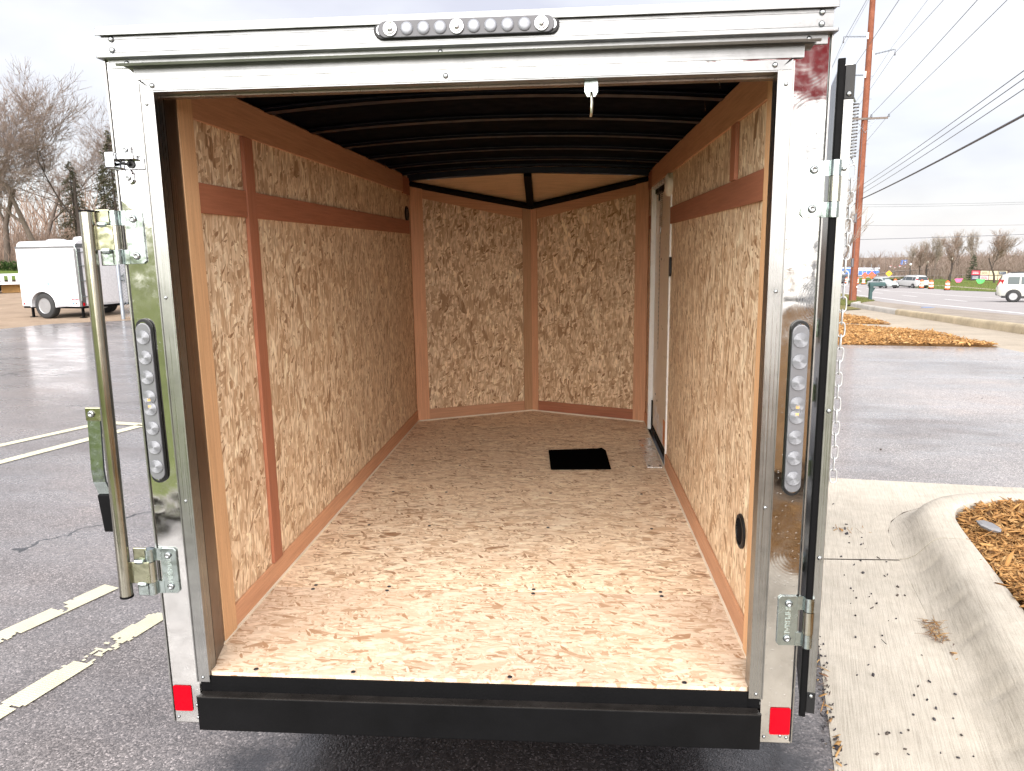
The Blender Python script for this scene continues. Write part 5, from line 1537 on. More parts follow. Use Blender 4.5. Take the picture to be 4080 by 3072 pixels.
def cross_wire(lbl, p, q, r=.010, sag=.5):
    p, q = Vector(p), Vector(q); m = MB()
    m.tube([p.lerp(q, i / 14) - Vector((0, 0, sag * 4 * (i / 14) * (1 - i / 14))) for i in range(15)], r, 5)
    tag(m.build('power_line', mt['cable']), lbl, 'wire', 'wires crossing the road')
cross_wire('highest thin wire reaching right across the road from the pole', (17.45, 45.0, 3.93), (41.43, 57.89, 4.70), .008, .1)
cross_wire('thin wire just under the highest one crossing the road', (17.45, 45.0, 3.80), (41.44, 57.9, 4.58), .008, .1)
cross_wire('single thin wire crossing the road at middle height', (17.5, 45.1, 2.73), (41.63, 57.77, 2.96), .009, .1)
cross_wire('lowest and thickest wire crossing behind the pole above the street trees', (10.5, 42.5, 1.85), (42.34, 57.5, 2.45), .015, .12)
# ------------------------------------------------------------------ mailbox
mx_, my_ = 19.35, 47.3; mz_ = gz(mx_, my_)
MBX = thing('mailbox', 'dark green mailbox on a matching post beside the road', 'mailbox', (mx_, my_, mz_))
mt['mail_green'] = simple('mail_green', (.018, .055, .055), .5)
mb = MB(); mb.box(mx_ - .09, mx_ + .09, my_ - .09, my_ + .09, mz_ - .2, mz_ + .95); mb.build('post', mt['mail_green'], MBX, bevel=.01)
mb = MB(); mb.box(mx_ - .11, mx_ + .11, my_ - .13, my_ + .13, mz_ + .86, mz_ + .95); mb.prism([(.09, .55), (.30, .86), (.18, .86), (.09, .70)], -.05, .05, (mx_, my_, mz_), (1, 0, 0), (0, 0, 1), (0, 1, 0)); mb.build('arm_brace', mt['mail_green'], MBX)
mb = MB(); mb.prism([(-.15, 0), (.15, 0), (.15, .14), (.10, .21), (0, .24), (-.10, .21), (-.15, .14)], -.12, .82, (mx_, my_, mz_ + .95), (0, 1, 0), (0, 0, 1), (1, 0, 0)); bxm = mb.build('box', mt['mail_green'], MBX, bevel=.01)
mb = MB(); mb.box(mx_ + .815, mx_ + .835, my_ - .14, my_ + .14, mz_ + .955, mz_ + 1.16); mb.build('door', mt['mail_green'], bxm)

# small bare sapling between the mulch beds and the pole
plant_tree('sapling', 'small bare sapling with pale twigs just left of the utility pole', SAPL, 9.75, 26.9, 1.0, 1.0, z=gz(9.75, 26.9))
# grass blades at the kerb end
def blades(name, poly, n, h, mat, seed, zoff):
    rg = np.random.default_rng(seed); P = np.array(poly); f = inside(poly); lo, hi = P.min(0), P.max(0)
    x = rg.uniform(lo[0], hi[0], n * 4); y = rg.uniform(lo[1], hi[1], n * 4); k = f(x, y); x, y = x[k][:n], y[k][:n]
    z = np.array([gz(a, b) for a, b in zip(x, y)]) + zoff; m = len(x)
    a = rg.uniform(0, 6.28, m); hh = h * rg.uniform(.4, 1.3, m); lean = rg.normal(0, .4 * h, (m, 2))
    w = .012 + .004 * rg.random(m)
    V = np.stack([np.stack([x - w * np.cos(a), y - w * np.sin(a), z - .02], 1), np.stack([x + w * np.cos(a), y + w * np.sin(a), z - .02], 1), np.stack([x + lean[:, 0], y + lean[:, 1], z + hh], 1)], 1).reshape(-1, 3)
    return tag(link(name, np_mesh(name, V, np.arange(m * 3).reshape(-1, 3), mt[mat])), kind='stuff')
mt['blade'] = chips('grass_blade', [(.06, .085, .02), (.11, .13, .035), (.19, .17, .07), (.09, .12, .03)])
blades('grass', [(13.9, 36.4), (15.4, 39.5), (18.9, 45.3), (22, 55), (19, 56), (14, 44)], 9000, .14, 'blade', 6, .03)

# ------------------------------------------------------------------ vehicles
mt['glass_car'] = simple('car_glass', (.045, .055, .06), .06, var=.05, coat=.6)
mt['glass_pale'] = simple('pale_windscreen', (.06, .075, .075), .12, var=.08, spec=.3)
mt['lamp_clear'] = simple('clear_lamp', (.65, .67, .70), .1, coat=.5)
mt['lamp_red'] = simple('red_lamp', (.35, .01, .012), .2, coat=.5)
mt['car_trim'] = simple('car_trim', (.022, .022, .024), .55)
def car_paint(name, c): return simple(name, c, .22, var=.02, coat=.7)
def loft(st, mat_name):
    V, F = [], []
    for (x, zl, zb, zt, wl, wb, wt_) in st:
        half = [(wl * .92, zl), (wl, zl + .05), (wb, zl + (zb - zl) * .45), (wb * 1.0, zl + (zb - zl) * .78), (wb * .97, zb), (wt_ + (wb - wt_) * .12, zb + (zt - zb) * .72), (wt_ * .93, zb + (zt - zb) * .96), (wt_ * .55, zt + .012)]
        ring = [(x, -a, b) for a, b in half] + [(x, a, b) for a, b in half[::-1]]
        V += ring
    m = 16
    for i in range(len(st) - 1):
        for j in range(m):
            k = (j + 1) % m; F.append((i * m + j, i * m + k, (i + 1) * m + k, (i + 1) * m + j))
    F += [tuple(range(m))[::-1], tuple(range((len(st) - 1) * m, len(st) * m))]
    mb = MB(); mb.add(V, F); return mb
def make_car(name, label, cat, loc, rz, paint, L=4.4, Wd=1.82, H=1.66, kind='suv', glass='glass_car', group=None, sc=1.0):
    """x forward; wheels on z = 0"""
    e = thing(name, label, cat, loc, rz, group)
    hw, hl = Wd / 2, L / 2
    bh = H * .60
    if kind == 'suv':
        st = [(-hl, .42, bh * .86, bh * .88, hw * .82, hw * .86, hw * .80), (-hl + .06, .36, bh * .98, bh * 1.0, hw * .9, hw * .95, hw * .82), (-hl + .22, .30, bh, H * .90, hw * .96, hw, hw * .74), (-hl + .55, .26, bh, H * .985, hw, hw, hw * .76), (-.2, .24, bh, H, hw, hw, hw * .77), (.25, .24, bh * .99, H * .985, hw, hw, hw * .76), (.55, .24, bh * .985, H * .90, hw, hw, hw * .74), (1.12, .24, bh * .97, bh * 1.03, hw, hw, hw * .80), (hl - .45, .25, bh * .90, bh * .95, hw * .98, hw * .97, hw * .80), (hl - .12, .28, bh * .78, bh * .82, hw * .90, hw * .90, hw * .74), (hl, .34, bh * .62, bh * .66, hw * .74, hw * .76, hw * .66)]
    else:
        st = [(-hl, .44, bh * .92, bh * .94, hw * .82, hw * .86, hw * .80), (-hl + .08, .38, bh * 1.02, bh * 1.05, hw * .92, hw * .95, hw * .82), (-hl + .55, .28, bh * 1.03, bh * 1.1, hw, hw, hw * .78), (-hl + 1.25, .25, bh * 1.02, H * .97, hw, hw, hw * .72), (-.1, .24, bh, H, hw, hw, hw * .73), (.35, .24, bh, H * .97, hw, hw, hw * .73), (1.15, .24, bh * .98, bh * 1.05, hw, hw, hw * .80), (hl - .4, .26, bh * .88, bh * .92, hw * .96, hw * .95, hw * .8), (hl, .34, bh * .64, bh * .68, hw * .76, hw * .78, hw * .68)]
    bd = loft(st, None).build('body', paint, e, smooth=True, local=True)
    L_ = dict(local=True)
    def zb_at(x):
        for a, b in zip(st, st[1:]):
            if x <= b[0]:
                t = (x - a[0]) / (b[0] - a[0]); return [a[i] + (b[i] - a[i]) * t for i in range(7)]
        return st[-1]
    def side_pt(x, f, s, off=.03):
        q = zb_at(x); zb, zt, wb, wt_ = q[2], q[3], q[5], q[6]
        y0, z0 = wb * .97, zb; y1, z1 = wt_ + (wb - wt_) * .12, zb + (zt - zb) * .72
        return (x, s * (y0 + (y1 - y0) * f / .72 + off), z0 + (z1 - z0) * f / .72 + .002)
    xs = [-hl + .50, -hl + 1.05, -hl + 1.13, -.02, .06, .70] if kind == 'suv' else [-hl + 1.15, -.12, -.04, .72]
    for s in (-1, 1):
        for a, b in zip(xs[::2], xs[1::2]):
            n = 8; V = []
            for i in range(n + 1):
                x = a + (b - a) * i / n
                top = .70 if x < .45 else .70
                V += [side_pt(x, .06, s), side_pt(x, top, s)]
            m = MB(); m.add(V, [(2 * i, 2 * i + 2, 2 * i + 3, 2 * i + 1) for i in range(n)])
            m.build('side_window', mt[glass if glass == 'glass_pale' else 'glass_car'], e, fix=False, **L_)
        m = MB(); q = zb_at(.62); m.hexa([(.58, s * (hw + .02), bh * 1.0), (.74, s * (hw + .02), bh * 1.0), (.74, s * (hw + .20), bh * 1.02), (.58, s * (hw + .20), bh * 1.02), (.60, s * (hw - .02), bh * 1.13), (.72, s * (hw - .02), bh * 1.13), (.72, s * (hw + .19), bh * 1.15), (.60, s * (hw + .19), bh * 1.15)])
        m.build('mirror', paint, e, bevel=.02, **L_)
        m = MB(); m.box(-hl + .25, hl - .35, *sorted((s * (hw * .985), s * (hw + .012))), .23, .36); m.build('sill_trim', mt['car_trim'], e, **L_)
        # lamps
        m = MB(); m.hexa([(hl - .46, s * hw * .99, bh * .76), (hl - .08, s * hw * .72, bh * .72), (hl - .14, s * hw * .68, bh * .72), (hl - .48, s * hw * .90, bh * .76), (hl - .46, s * hw * .97, bh * .90), (hl - .12, s * hw * .74, bh * .80), (hl - .18, s * hw * .68, bh * .80), (hl - .48, s * hw * .88, bh * .90)]); m.build('headlight', mt['lamp_clear'], e, **L_)
        m = MB(); z0, z1 = (bh * .82, bh * 1.28) if kind == 'suv' else (bh * .82, bh * 1.0)
        m.hexa([(-hl - .005, s * hw * .80, z0), (-hl + .22, s * hw * 1.0, z0), (-hl + .26, s * hw * .90, z0), (-hl + .04, s * hw * .70, z0), (-hl + .10, s * hw * .80, z1), (-hl + .30, s * hw * .925, z1), (-hl + .34, s * hw * .84, z1), (-hl + .14, s * hw * .74, z1)]); m.build('tail_light', mt['lamp_red'], e, **L_)
        for xw in (-hl + .82, hl - .88):
            m = MB(); m.lathe([(.375, -.10), (.385, .004), (.33, .008), (0, .008)], (xw, s * hw, .345), (0, s, 0), 20); m.build('wheel_arch', mt['car_trim'], e, **L_)
            M = Matrix.Translation((xw, s * (hw - .035), .33)) @ Matrix.Rotation(s * math.pi / 2, 4, 'Z')
            w = link('wheel', TYRE, e, M @ Matrix.Scale(1.0, 4), local=True); link('rim', SRIM, w, local=True)
    # windscreen, rear window
    def across(x0, z0, x1, z1, w0, w1, nm, g, off):
        m = MB(); m.add([(x0, -w0, z0), (x0, w0, z0), (x1, w1, z1), (x1, -w1, z1)], [(0, 1, 2, 3)]); m.build(nm, mt[g], e, fix=False, **L_)
    q1, q2 = zb_at(1.08), zb_at(.50)
    across(1.10, bh * 1.055, .46, H * .945, hw * .80, hw * .66, 'windscreen', glass, 0)
    if kind == 'suv': across(-hl + .045, bh * 1.06, -hl + .20, H * .90, hw * .76, hw * .66, 'rear_window', 'glass_car', 0)
    else: across(-hl + .60, bh * 1.16, -hl + 1.14, H * .955, hw * .74, hw * .64, 'rear_window', 'glass_car', 0)
    m = MB(); m.box(hl - .10, hl + .012, -hw * .52, hw * .52, bh * .42, bh * .58); m.build('grille', mt['car_trim'], e, bevel=.02, **L_)
    m = MB(); m.box(-hl - .02, -hl + .06, -hw * .75, hw * .75, .36, .50); m.box(hl - .16, hl + .006, -hw * .66, hw * .66, .26, .40); m.build('bumper', mt['car_trim'], e, bevel=.02, **L_)
    m = MB(); m.box(-hl - .018, -hl + .05, -.16, .16, bh * .66, bh * .66 + .13); m.build('licence_plate', mt['sticker'], e, **L_)
    if kind == 'suv':
        m = MB()
        for s in (-1, 1): m.tube([(-hl + .6, s * hw * .64, H * 1.0), (-.9, s * hw * .66, H + .035), (.15, s * hw * .66, H + .02)], .018, 6)
        m.build('roof_rail', mt['car_trim'], e, **L_)
    if sc != 1: e.scale = (sc,) * 3
    return e
white_car = car_paint('white_car_paint', (.46, .46, .46))
pearl = car_paint('pearl_car_paint', (.40, .40, .365))
make_car('parked_car' if False else 'car', 'pearl white crossover cut off by the right edge of the photo', 'car', (26.75, 42.3, gz(26.75, 42.3)), R(-28), pearl, 4.4, 1.82, 1.62, glass='glass_pale')
make_car('car', 'white sport utility vehicle driving away beside the orange barrels', 'car', (49.6, 110.4, gz(49.6, 110.4)), R(103), white_car, 5.0, 2.0, 1.85)
make_car('car', 'silver white sedan approaching just behind the green mailbox', 'car', (45.9, 111.0, gz(45.9, 111.0)), R(-70), car_paint('silver_paint', (.34, .37, .375)), 4.5, 1.82, 1.55, kind='sedan', glass='glass_pale')
make_car('car', 'dark grey pickup like vehicle half hidden left of the utility pole', 'car', (55.2, 153.0, gz(55.2, 153.0)), R(108), car_paint('grey_paint', (.12, .125, .13)), 4.9, 1.95, 1.8)
make_car('car', 'dark red car glimpsed behind the edge of the open trailer door', 'car', (52.4, 158.5, gz(52.4, 158.5)), R(-70), car_paint('red_paint', (.28, .015, .02)), 4.5, 1.82, 1.5, kind='sedan')

# ------------------------------------------------------------------ traffic barrels
mt['barrel_orange'] = simple('barrel_orange', (.72, .13, .045), .5, var=.06)
mt['barrel_white'] = simple('barrel_white', (.74, .72, .70), .45)
def make_barrel():
    e = thing('traffic_barrel', 'orange and white traffic barrel', 'traffic barrel', (0, 0, 0))
    def ring(n_, m_, z0, z1, r0, r1): 
        mb = MB(); mb.lathe([(0, z0), (r0, z0), (r0 * .985, z0 + .01), (r1, z1), (0, z1)], n=16); mb.build(n_, mt[m_], e, local=True, smooth=True)
    mb = MB(); mb.lathe([(.36, 0), (.36, .05), (.30, .08), (.29, .14), (0, .14)], n=16); mb.build('base', mt['rubber'], e, local=True)
    z = .14
    for i, (n_, m_) in enumerate((('band', 'barrel_orange'), ('stripe', 'barrel_white'), ('band', 'barrel_orange'), ('stripe', 'barrel_white'), ('band', 'barrel_orange'))):
        ring(n_, m_, z, z + .185, .285 - i * .012, .275 - i * .012); z += .185
    mb = MB(); mb.box(-.10, .10, -.02, .02, z, z + .09); mb.build('handle', mt['barrel_orange'], e, local=True)
    return e
bar0 = make_barrel()
BL = [(47.77, 96.2, 'traffic barrel on the grass edge nearest to the pearl white crossover'), (49.0, 103.1, 'traffic barrel second nearest to the pearl white crossover'), (49.3, 106.5, 'traffic barrel just right of the white vehicle driving away'),
      (51.1, 119.3, 'traffic barrel between the approaching sedan and the white vehicle driving away'), (53.5, 138.2, 'traffic barrel right of the pole, nearer the orange diamond sign'), (52.6, 138.9, 'traffic barrel right of the pole, next to the pole side'),
      (54.8, 150.2, 'traffic barrel just left of the utility pole'), (55.3, 153.5, 'traffic barrel left of the pole, tucked behind another barrel'), (57.6, 152.0, 'traffic barrel below the orange diamond sign')]
for i, (x, y, lb) in enumerate(BL):
    e = bar0 if i == 0 else copy_tree(bar0)
    e.location = (x, y, gz(x, y)); e['label'] = 'orange and white ' + lb; e['group'] = 'traffic barrels along the road'; e.scale = (1.05,) * 3

# ------------------------------------------------------------------ grass beyond the road and its path
FG = [(26.1, 2), (32.1, 29), (37.1, 52), (45.0, 80.8), (48.9, 98), (52.1, 117), (55.6, 145), (60.1, 165), (70, 205), (84, 262), (240, 262), (240, 2)]
patch('grass_bank', FG, .02, mt['grass'])
line('footpath', [(52, 90), (58.6, 118), (60.2, 138), (66, 160)], 1.3, mt['concrete_far'], .03)
line('ramp', [(66, 168), (74, 183), (86, 199), (110, 214)], 7.5, mt['road'], .9)
blades('grass', [(45.2, 81), (49, 98), (52.3, 117), (56, 146), (78, 160), (76, 120), (62, 92)], 14000, .22, 'blade', 16, .02)
# street trees and the wood behind them
TR_ = [(96.1, 218.4, POPLAR[0], .82, 'pale bare tree at the left end of the row beyond the road'), (77.99, 171.7, STREET[0], .80, 'second bare street tree from the left beyond the road, next to the round lamp'),
       (78.7, 169.3, STREET[1], .80, 'third bare street tree from the left beyond the road'), (77.4, 163.2, POPLAR[1], .80, 'taller pale bare street tree in the middle of the row'),
       (73.8, 149.5, STREET[0], .98, 'dark bare street tree directly above the pink yard flag'), (76.6, 139.1, STREET[1], .98, 'dark bare street tree standing in front of the brown sign board'),
       (85.2, 140.5, STREET[0], 1.06, 'dark bare street tree at the right edge behind the crossover')]
for i, (x, y, p_, s_, lb) in enumerate(TR_): plant_tree('street_tree', lb, p_, x, y, i * 1.7, s_, 'street trees beyond the road')
BG = [(102, 204.6, 1.03, 'tall pale bare tree behind the street trees, left one of the tall pair'), (105.0, 203.0, 1.0, 'tall pale bare tree behind the conifer'), (109, 201, .98, 'tall pale bare tree behind the left half of the brown sign board'),
      (116, 196, .92, 'pale bare tree behind the right half of the brown sign board'), (122, 188, .98, 'pale bare tree far behind the crossover'), (98, 214, .86, 'pale bare tree behind the middle of the street tree row')]
for i, (x, y, s_, lb) in enumerate(BG): plant_tree('bare_tree', lb, POPLAR[i % 2], x, y, i * 2.3 + .4, s_, 'tall bare trees in the wood')
plant_tree('conifer', 'dark green conifer behind the left end of the brown sign board', CON[1], 89.6, 171.7, 0, .72)
plant_tree('bare_tree', 'lone rounded bare tree above the far car showroom', OAK[1], 121.5, 305, .5, .42)
stems('wood', [(84, 190), (90, 176), (104, 166), (128, 158), (150, 170), (140, 215), (100, 232), (86, 214)], 2300, 2.4, 5.6, 'twig', 12, gz, 2, .040)
stems('wood', [(108, 262), (180, 330), (230, 330), (190, 262), (122, 228)], 1900, 4, 8.5, 'twig', 13, gz, 2, .07)
stems('wood', [(96, 400), (150, 360), (260, 340), (330, 420), (200, 470), (90, 470)], 2600, 4.5, 12, 'twig', 14, gz, 2, .10)
stems('wood', [(-110, 96), (-60, 84), (-30, 88), (-10, 110), (-60, 150), (-140, 140)], 1500, 5, 11, 'twig_brown', 15, bank_at, 2, .06)

stems('wood', [(-50, 110), (0, 120), (48, 215), (75, 290), (20, 280), (-60, 160)], 2600, 6, 13, 'twig', 17, gz, 2, .07)
stems('wood', [(120, 150), (230, 90), (240, 40), (260, 160), (150, 185)], 2000, 6, 13, 'twig', 18, gz, 2, .07)
# ------------------------------------------------------------------ big brown sign board
mt['sign_brown'] = simple('sign_brown', (.085, .05, .04), .6); mt['sign_cream'] = simple('sign_cream', (.60, .53, .38), .6, var=.08, vs=2)
mt['sign_red'] = simple('sign_red', (.55, .045, .085), .5, var=.1); mt['sign_navy'] = simple('sign_navy', (.06, .07, .11), .5); mt['sign_pink'] = simple('sign_pink', (.62, .46, .50), .6); mt['sign_white'] = simple('sign_white', (.72, .72, .72), .5)
A_, B_ = Vector((85.75, 164.9, 0)), Vector((90.6, 159.8, 0)); sd_ = (B_ - A_); SL = sd_.length; sd_.normalize()
SB = thing('sign_board', 'wide brown sign board with eight tenant panels behind a bare tree', 'sign', ((A_ + B_).x / 2, (A_ + B_).y / 2, -6.3))
SM = basis((A_.x, A_.y, -6.35), sd_, Vector((-sd_.y, sd_.x, 0)), (0, 0, 1))
def sp_(name, mat, mb, par=None): return mb.build(name, mt[mat], par or SB, M=SM)
mb = MB(); mb.box(0, SL, 0, .30, .25, 2.42); sp_('frame', 'sign_brown', mb)
mb = MB(); mb.box(-.06, SL + .06, -.08, .38, 2.42, 2.52); sp_('cap', 'sign_brown', mb)
for x in (.05, SL - .35):
    mb = MB(); mb.box(x, x + .3, .02, .28, -.3, .25); sp_('post', 'sign_brown', mb)
cw = (SL - .35) / 4; rgs = random.Random(8)
def scribble(pan, x0, x1, z, h, mat):
    x = x0; mb = MB()
    while x < x1 - .04:
        w_ = rgs.uniform(.05, .13); mb.box(x, min(x + w_, x1), -.058, -.052, z, z + h * rgs.uniform(.7, 1)); x += w_ + .045
    sp_('lettering', mat, mb, pan)
for c, r_, m_, ink in ((0, 1, 'sign_red', 'sign_white'), (1, 1, 'sign_cream', 'sign_brown'), (2, 1, 'sign_cream', None), (3, 1, 'sign_cream', None), (0, 0, 'sign_navy', 'sign_white'), (1, 0, 'sign_pink', 'sign_red'), (2, 0, 'sign_cream', None), (3, 0, 'sign_cream', None)):
    x0 = .14 + c * cw; z0 = .40 + r_ * 1.0
    mb = MB(); mb.box(x0, x0 + cw - .12, -.05, .0, z0, z0 + .86); pn = sp_('tenant_panel', m_, mb)
    if ink: scribble(pn, x0 + .25, x0 + cw - .35, z0 + .48, .17, ink); scribble(pn, x0 + .2, x0 + cw - .3, z0 + .2, .17, ink)
    if (c, r_) == (3, 1):
        mb = MB(); mb.box(x0 + .12, x0 + cw - .26, -.058, -.0505, z0 + .10, z0 + .76); pb = sp_('name_plate', 'sign_navy', mb, pn)
        scribble(pn, x0 + .3, x0 + cw - .45, z0 + .48, .15, 'sign_white'); scribble(pn, x0 + .3, x0 + cw - .45, z0 + .22, .15, 'sign_white')
# yard flags
mt['pink'] = simple('pink_vinyl', (.78, .12, .30), .6); mt['green_v'] = simple('green_vinyl', (.08, .62, .12), .6)
for x, y, m_, lb in ((67.2, 132.6, 'pink', 'bright pink flag on a thin stake in the grass'), (65.4, 122.3, 'green_v', 'bright green flag on a thin stake in the grass')):
    z = gz(x, y); e = thing('yard_flag', lb, 'flag', (x, y, z), 0, 'flags on the grass bank')
    mb = MB(); mb.tube([(x, y, z), (x, y, z + 1.0)], .015, 5); mb.build('stake', mt['galv'], e)
    mb = MB(); mb.prism([(-.62, .85), (-.25, 1.0), (.2, .93), (.62, 1.0), (.5, .55), (.25, .3), (-.30, .3)], -.01, .01, (x, y, z), (.9, -.42, 0), (0, 0, 1), (.42, .9, 0)); mb.build('flag', mt[m_], e)
# warning signs
mt['sign_yellow'] = simple('sign_yellow', (.80, .46, .01), .4); mt['sign_orange'] = simple('sign_orange', (.80, .10, .03), .4)
def diamond(x, y, zc, s, m_, lb, back):
    z = gz(x, y); e = thing('road_sign', lb, 'road sign', (x, y, z))
    mb = MB(); mb.tube([(x, y, z - .2), (x, y, zc + s)], .05, 6); mb.build('post', mt['galv'], e)
    mb = MB(); mb.prism([(-s, 0), (0, -s), (s, 0), (0, s)], -.07, -.05, (x, y, zc), (.92, -.39, 0), (0, 0, 1), (.39, .92, 0)); pl = mb.build('plate', mt[m_], e)
    mb = MB(); mb.prism([(-s * .35, -.06), (s * .2, -.06), (s * .2, -.2), (s * .45, .02), (s * .2, .24), (s * .2, .08), (-s * .35, .08)], -.075, -.071, (x, y, zc), (.92, -.39, 0), (0, 0, 1), (.39, .92, 0)); mb.build('symbol', mt['cable'], pl)
diamond(64.97, 155.5, -4.14, .62, 'sign_yellow', 'yellow diamond warning sign on a post near the ramp', 0)
diamond(60.3, 152.1, -4.30, .74, 'sign_orange', 'orange diamond road work sign behind the approaching sedan', 0)
diamond(59.3, 152.9, -4.35, .62, 'sign_orange', 'orange diamond sign right beside another orange sign, next to the pole', 0)
# guard rail on the ramp
GR = thing('guard_rail', 'steel guard rail along the pale ramp far beyond the road', 'guard rail', (80, 195, -6.5))
gp = [(71.5, 180.5), (76, 189), (84, 197.5), (100, 208)]
mb = MB(); mb.tube([(x, y, gz(x, y) + 1.0 + .55 * i) for i, (x, y) in enumerate(gp)], .17, 4); mb.build('rail', mt['grey_wood'], GR)
for i in range(12):
    t_ = i / 11 * (len(gp) - 1.001); k_ = int(t_); f_ = t_ - k_; x = gp[k_][0] + (gp[k_ + 1][0] - gp[k_][0]) * f_; y = gp[k_][1] + (gp[k_ + 1][1] - gp[k_][1]) * f_
    mb = MB(); zt_ = gz(x, y) + 1.0 + .55 * t_; mb.box(x - .08, x + .08, y - .08, y + .08, zt_ - 1.4, zt_ + .1); mb.build('post', mt['grey_wood'], GR)
# round street lamps
lamp0 = None
for x, y, zt_, lb in ((80.5, 181.6, -3.0, 'black street lamp with a round white globe at the left end of the tree row'), (79.6, 171.4, -2.33, 'black street lamp with a round white globe between two street trees'), (75.3, 152.0, -1.23, 'black street lamp with a round white globe beside the dark tree above the pink flag')):
    z = gz(x, y); e = thing('street_lamp', lb, 'street lamp', (x, y, z), 0, 'globe lamps along the far path')
    mb = MB(); mb.tube([(x, y, z - .2), (x, y, z + .6), (x, y, zt_ - .3)], [.16, .09, .07], 8); mb.build('post', mt['car_trim'], e)
    mb = MB(); mb.lathe([(0, -.28), (.16, -.24), (.26, -.08), (.27, .05), (.18, .22), (0, .28)], (x, y, zt_), n=12); mb.build('globe', mt['white_plastic'], e, smooth=True)
# far car showroom, its sign, lamp posts and flags
mt['show_blue'] = simple('showroom_blue', (.06, .16, .50), .4, var=.2, vs=.3); mt['show_white'] = simple('showroom_white', (.62, .66, .72), .5); mt['show_sign'] = simple('sign_blue', (.05, .20, .68), .4, var=.05)
def flatbox(name, cx, cy, w, d, z0, z1, mat, par, ang=R(-22), bevel=0):
    mb = MB(); u = (math.cos(ang), math.sin(ang), 0); v = (-math.sin(ang), math.cos(ang), 0)
    mb.obox((cx, cy, (z0 + z1) / 2), u, v, (0, 0, 1), w, d, z1 - z0); return mb.build(name, mt[mat], par)
SH = thing('showroom', 'low white and blue car showroom far down the road', 'building', (126, 325, -11.1))
flatbox('wall', 126, 326.5, 9.5, 8, -11.3, -8.2, 'show_white', SH); flatbox('glass_front', 125.2, 322.2, 8.4, .3, -10.6, -9.0, 'show_blue', SH); flatbox('roof', 126, 326.3, 10.2, 8.6, -8.2, -7.9, 'show_white', SH)
for k in range(6): flatbox('mullion', 121.7 + k * 1.45, 323.5 - k * .58, .12, .12, -10.6, -9.0, 'show_white', SH)
SH2 = thing('showroom', 'blue fronted showroom building just left of the utility pole', 'building', (117, 327, -11.1))
flatbox('wall', 117.6, 329, 5.0, 6, -11.3, -8.0, 'show_blue', SH2); flatbox('portal', 118.4, 325.6, 1.6, .6, -11.3, -7.4, 'show_blue', SH2); flatbox('roof', 117.6, 328.8, 5.6, 6.4, -8.0, -7.7, 'show_white', SH2); flatbox('window', 116.4, 326.1, 1.6, .2, -10.4, -9.2, 'show_white', SH2)
BS = thing('pylon_sign', 'blue square pylon sign with white lettering above the far trees', 'sign', (118.7, 274, -9.5))
flatbox('post', 118.7, 274.2, .35, .35, -9.8, -5.4, 'galv', BS); pn = flatbox('panel', 118.7, 274, 2.1, .4, -5.38, -3.75, 'show_sign', BS)
for z0, w_ in ((-4.45, .9), (-5.05, 1.4)): flatbox('lettering', 118.62, 273.77, w_, .03, z0, z0 + .26, 'sign_white', pn)
LP0 = None
for i, (x, y, zt_, lb) in enumerate(((109.1, 277.9, -5.1, 'far car park lamp post above the white showroom'), (111.34, 277.0, -5.3, 'far car park lamp post just right of the showroom'), (114.8, 275.6, -6.2, 'short far lamp post left of the blue pylon sign'), (107.0, 279, -5.6, 'far car park lamp post above the middle of the showroom'))):
    z = gz(x, y); e = thing('lamp_post', lb, 'lamp post', (x, y, z), 0, 'lamp posts of the far car park')
    mb = MB(); mb.tube([(x, y, z), (x, y, zt_)], .09, 6); mb.build('post', mt['galv'], e)
    mb = MB(); mb.box(x - .8, x + .1, y - .15, y + .15, zt_ - .05, zt_ + .12); mb.build('lamp_head', mt['grey_wood'], e)
e = thing('pole', 'tall thin bare mast behind the yellow diamond sign', 'mast', (113.3, 276.3, -9.6)); mb = MB(); mb.tube([(113.3, 276.3, -9.7), (113.3, 276.3, -2.34)], [.14, .08], 6); mb.build('shaft', mt['grey_wood'], e); mb = MB(); mb.box(113.0, 113.6, 276.2, 276.4, -2.5, -2.34); mb.build('cap', mt['grey_wood'], e)
mt['flag_red'] = simple('flag_red', (.50, .08, .10), .7); mt['flag_white'] = simple('flag_white', (.72, .70, .72), .7)
FL = [(110.6, 266.5, -5.4, 'leftmost red and white flag above the yellow sign'), (112.0, 266.0, -5.8, 'second red and white flag from the left in the far row'), (113.4, 265.4, -5.35, 'third red and white flag from the left in the far row'), (114.6, 264.9, -5.6, 'rightmost red and white flag below the blue pylon sign')]
for x, y, zt_, lb in FL:
    z = gz(x, y); e = thing('flagpole', lb, 'flag', (x, y, z), 0, 'flags of the far car park')
    mb = MB(); mb.tube([(x, y, z), (x, y, zt_)], .05, 5); mb.build('shaft', mt['galv'], e)
    mb = MB(); mb.box(x, x + .85, y - .02, y + .02, zt_ - .30, zt_); mb.build('red_cloth', mt['flag_red'], e)
    mb = MB(); mb.box(x, x + .85, y - .02, y + .02, zt_ - .58, zt_ - .30); mb.build('white_cloth', mt['flag_white'], e)
# blue plastic cover lying on the verge
mb = MB(); x, y = 15.0, 30.2; z = gz(x, y); mb.lathe([(.26, 0), (.25, .03), (0, .04)], (x, y, z + .04), n=14)
tag(mb.build('manhole_cover', simple('blue_cover', (.10, .20, .42), .5)), 'flat blue round cover on the gravel verge', 'cover')
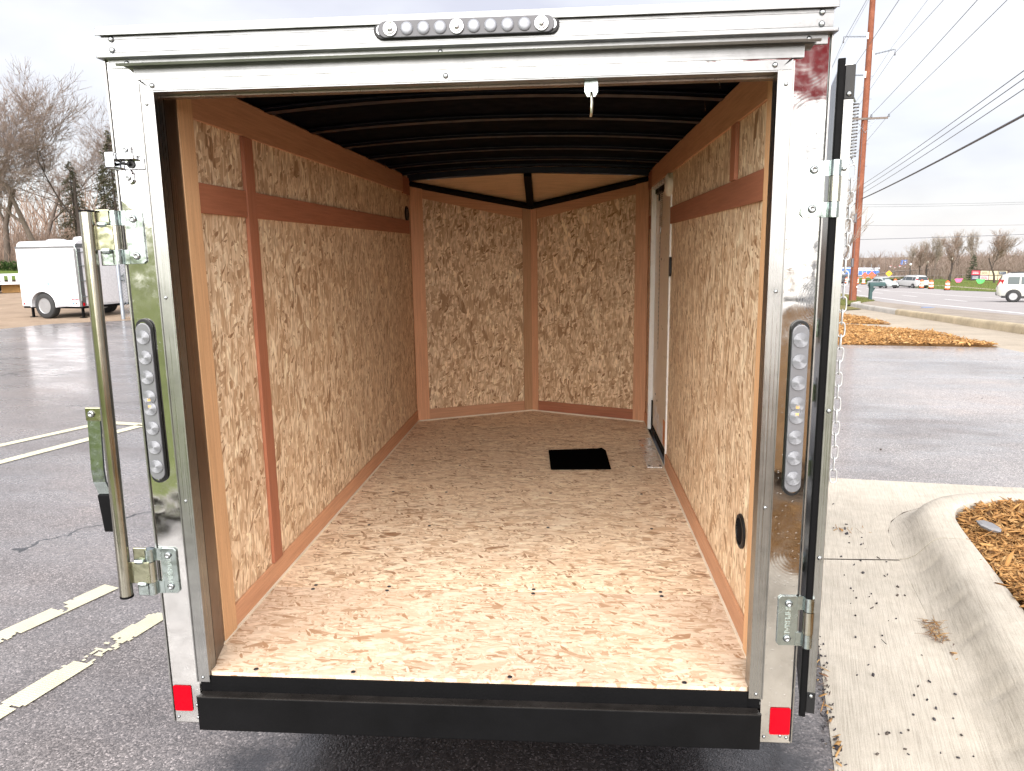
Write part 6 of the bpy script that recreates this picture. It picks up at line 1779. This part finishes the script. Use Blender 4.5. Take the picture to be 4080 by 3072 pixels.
# ------------------------------------------------------------------ behind the photographer: what the polished metal mirrors
patch('kerb', [(-26, -1.9), (-.7, -2.35), (-.7, -2.5), (-26, -2.05)], .13, mt['kerb_grey'])
V, F = [], []
for i in range(14):
    for j in range(14):
        x = -27 + 27.3 * i / 13; y0 = -2.05 - .45 * max(0, (x + 26) / 25.3); y = y0 - 14 * (j / 13) ** 1.6
        V.append((x, y, .10 + .17 * max(0, y0 - y - .6) * min(1, max(0, (-x - 1.2) / 3)) * (1 if y > y0 - 12 else .9)))
for i in range(13):
    for j in range(13): F.append((i * 14 + j, i * 14 + j + 1, (i + 1) * 14 + j + 1, (i + 1) * 14 + j))
lw_ = MB(); lw_.add(V, F); tag(lw_.build('grass_slope', ground_mat('lawn', [(.28, (.13, .165, .05)), (.5, (.21, .25, .085)), (.74, (.30, .32, .14))], 1.2, 40)), kind='structure')
patch('gutter', [(.45, -3.45), (.72, -2.4), (1.0, -3.45)], .004, mt['concrete'])
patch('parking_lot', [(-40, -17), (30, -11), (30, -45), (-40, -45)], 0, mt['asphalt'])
patch('mulch_bed', [(1.0, -3.45), (4, -3.0), (7, -11), (.9, -11)], .09, mt['mulch_bed'])
mt['pylon_red'] = simple('pylon_red', (.62, .02, .035), .4, var=.03)
PS = thing('pylon_sign', 'tall red lettered pylon sign standing behind the photographer', 'sign', (4.9, -12.2, 0))
mb = MB(); mb.box(4.7, 5.1, -12.4, -12.0, -.1, 4.2); mb.build('post', mt['show_white'], PS)
mb = MB(); mb.prism([(2.3 * math.cos(R(a)), 1.5 * math.sin(R(a))) for a in range(0, 360, 12)], -.15, .15, (4.9, -12.2, 5.6), (1, 0, 0), (0, 0, 1), (0, 1, 0)); fc = mb.build('panel', mt['pylon_red'], PS)
mb = MB(); mb.prism([(2.5 * math.cos(R(a)), 1.68 * math.sin(R(a))) for a in range(0, 360, 12)], -.12, .12, (4.9, -12.2, 5.6), (1, 0, 0), (0, 0, 1), (0, 1, 0)); mb.build('rim', mt['show_white'], PS)
RA = text_mesh('RA', 1.7, .02, mt['show_white'])
link('lettering', RA, fc, basis((4.9, -12.02, 5.6), (-1, 0, 0), (0, 0, 1), (0, 1, 0)))
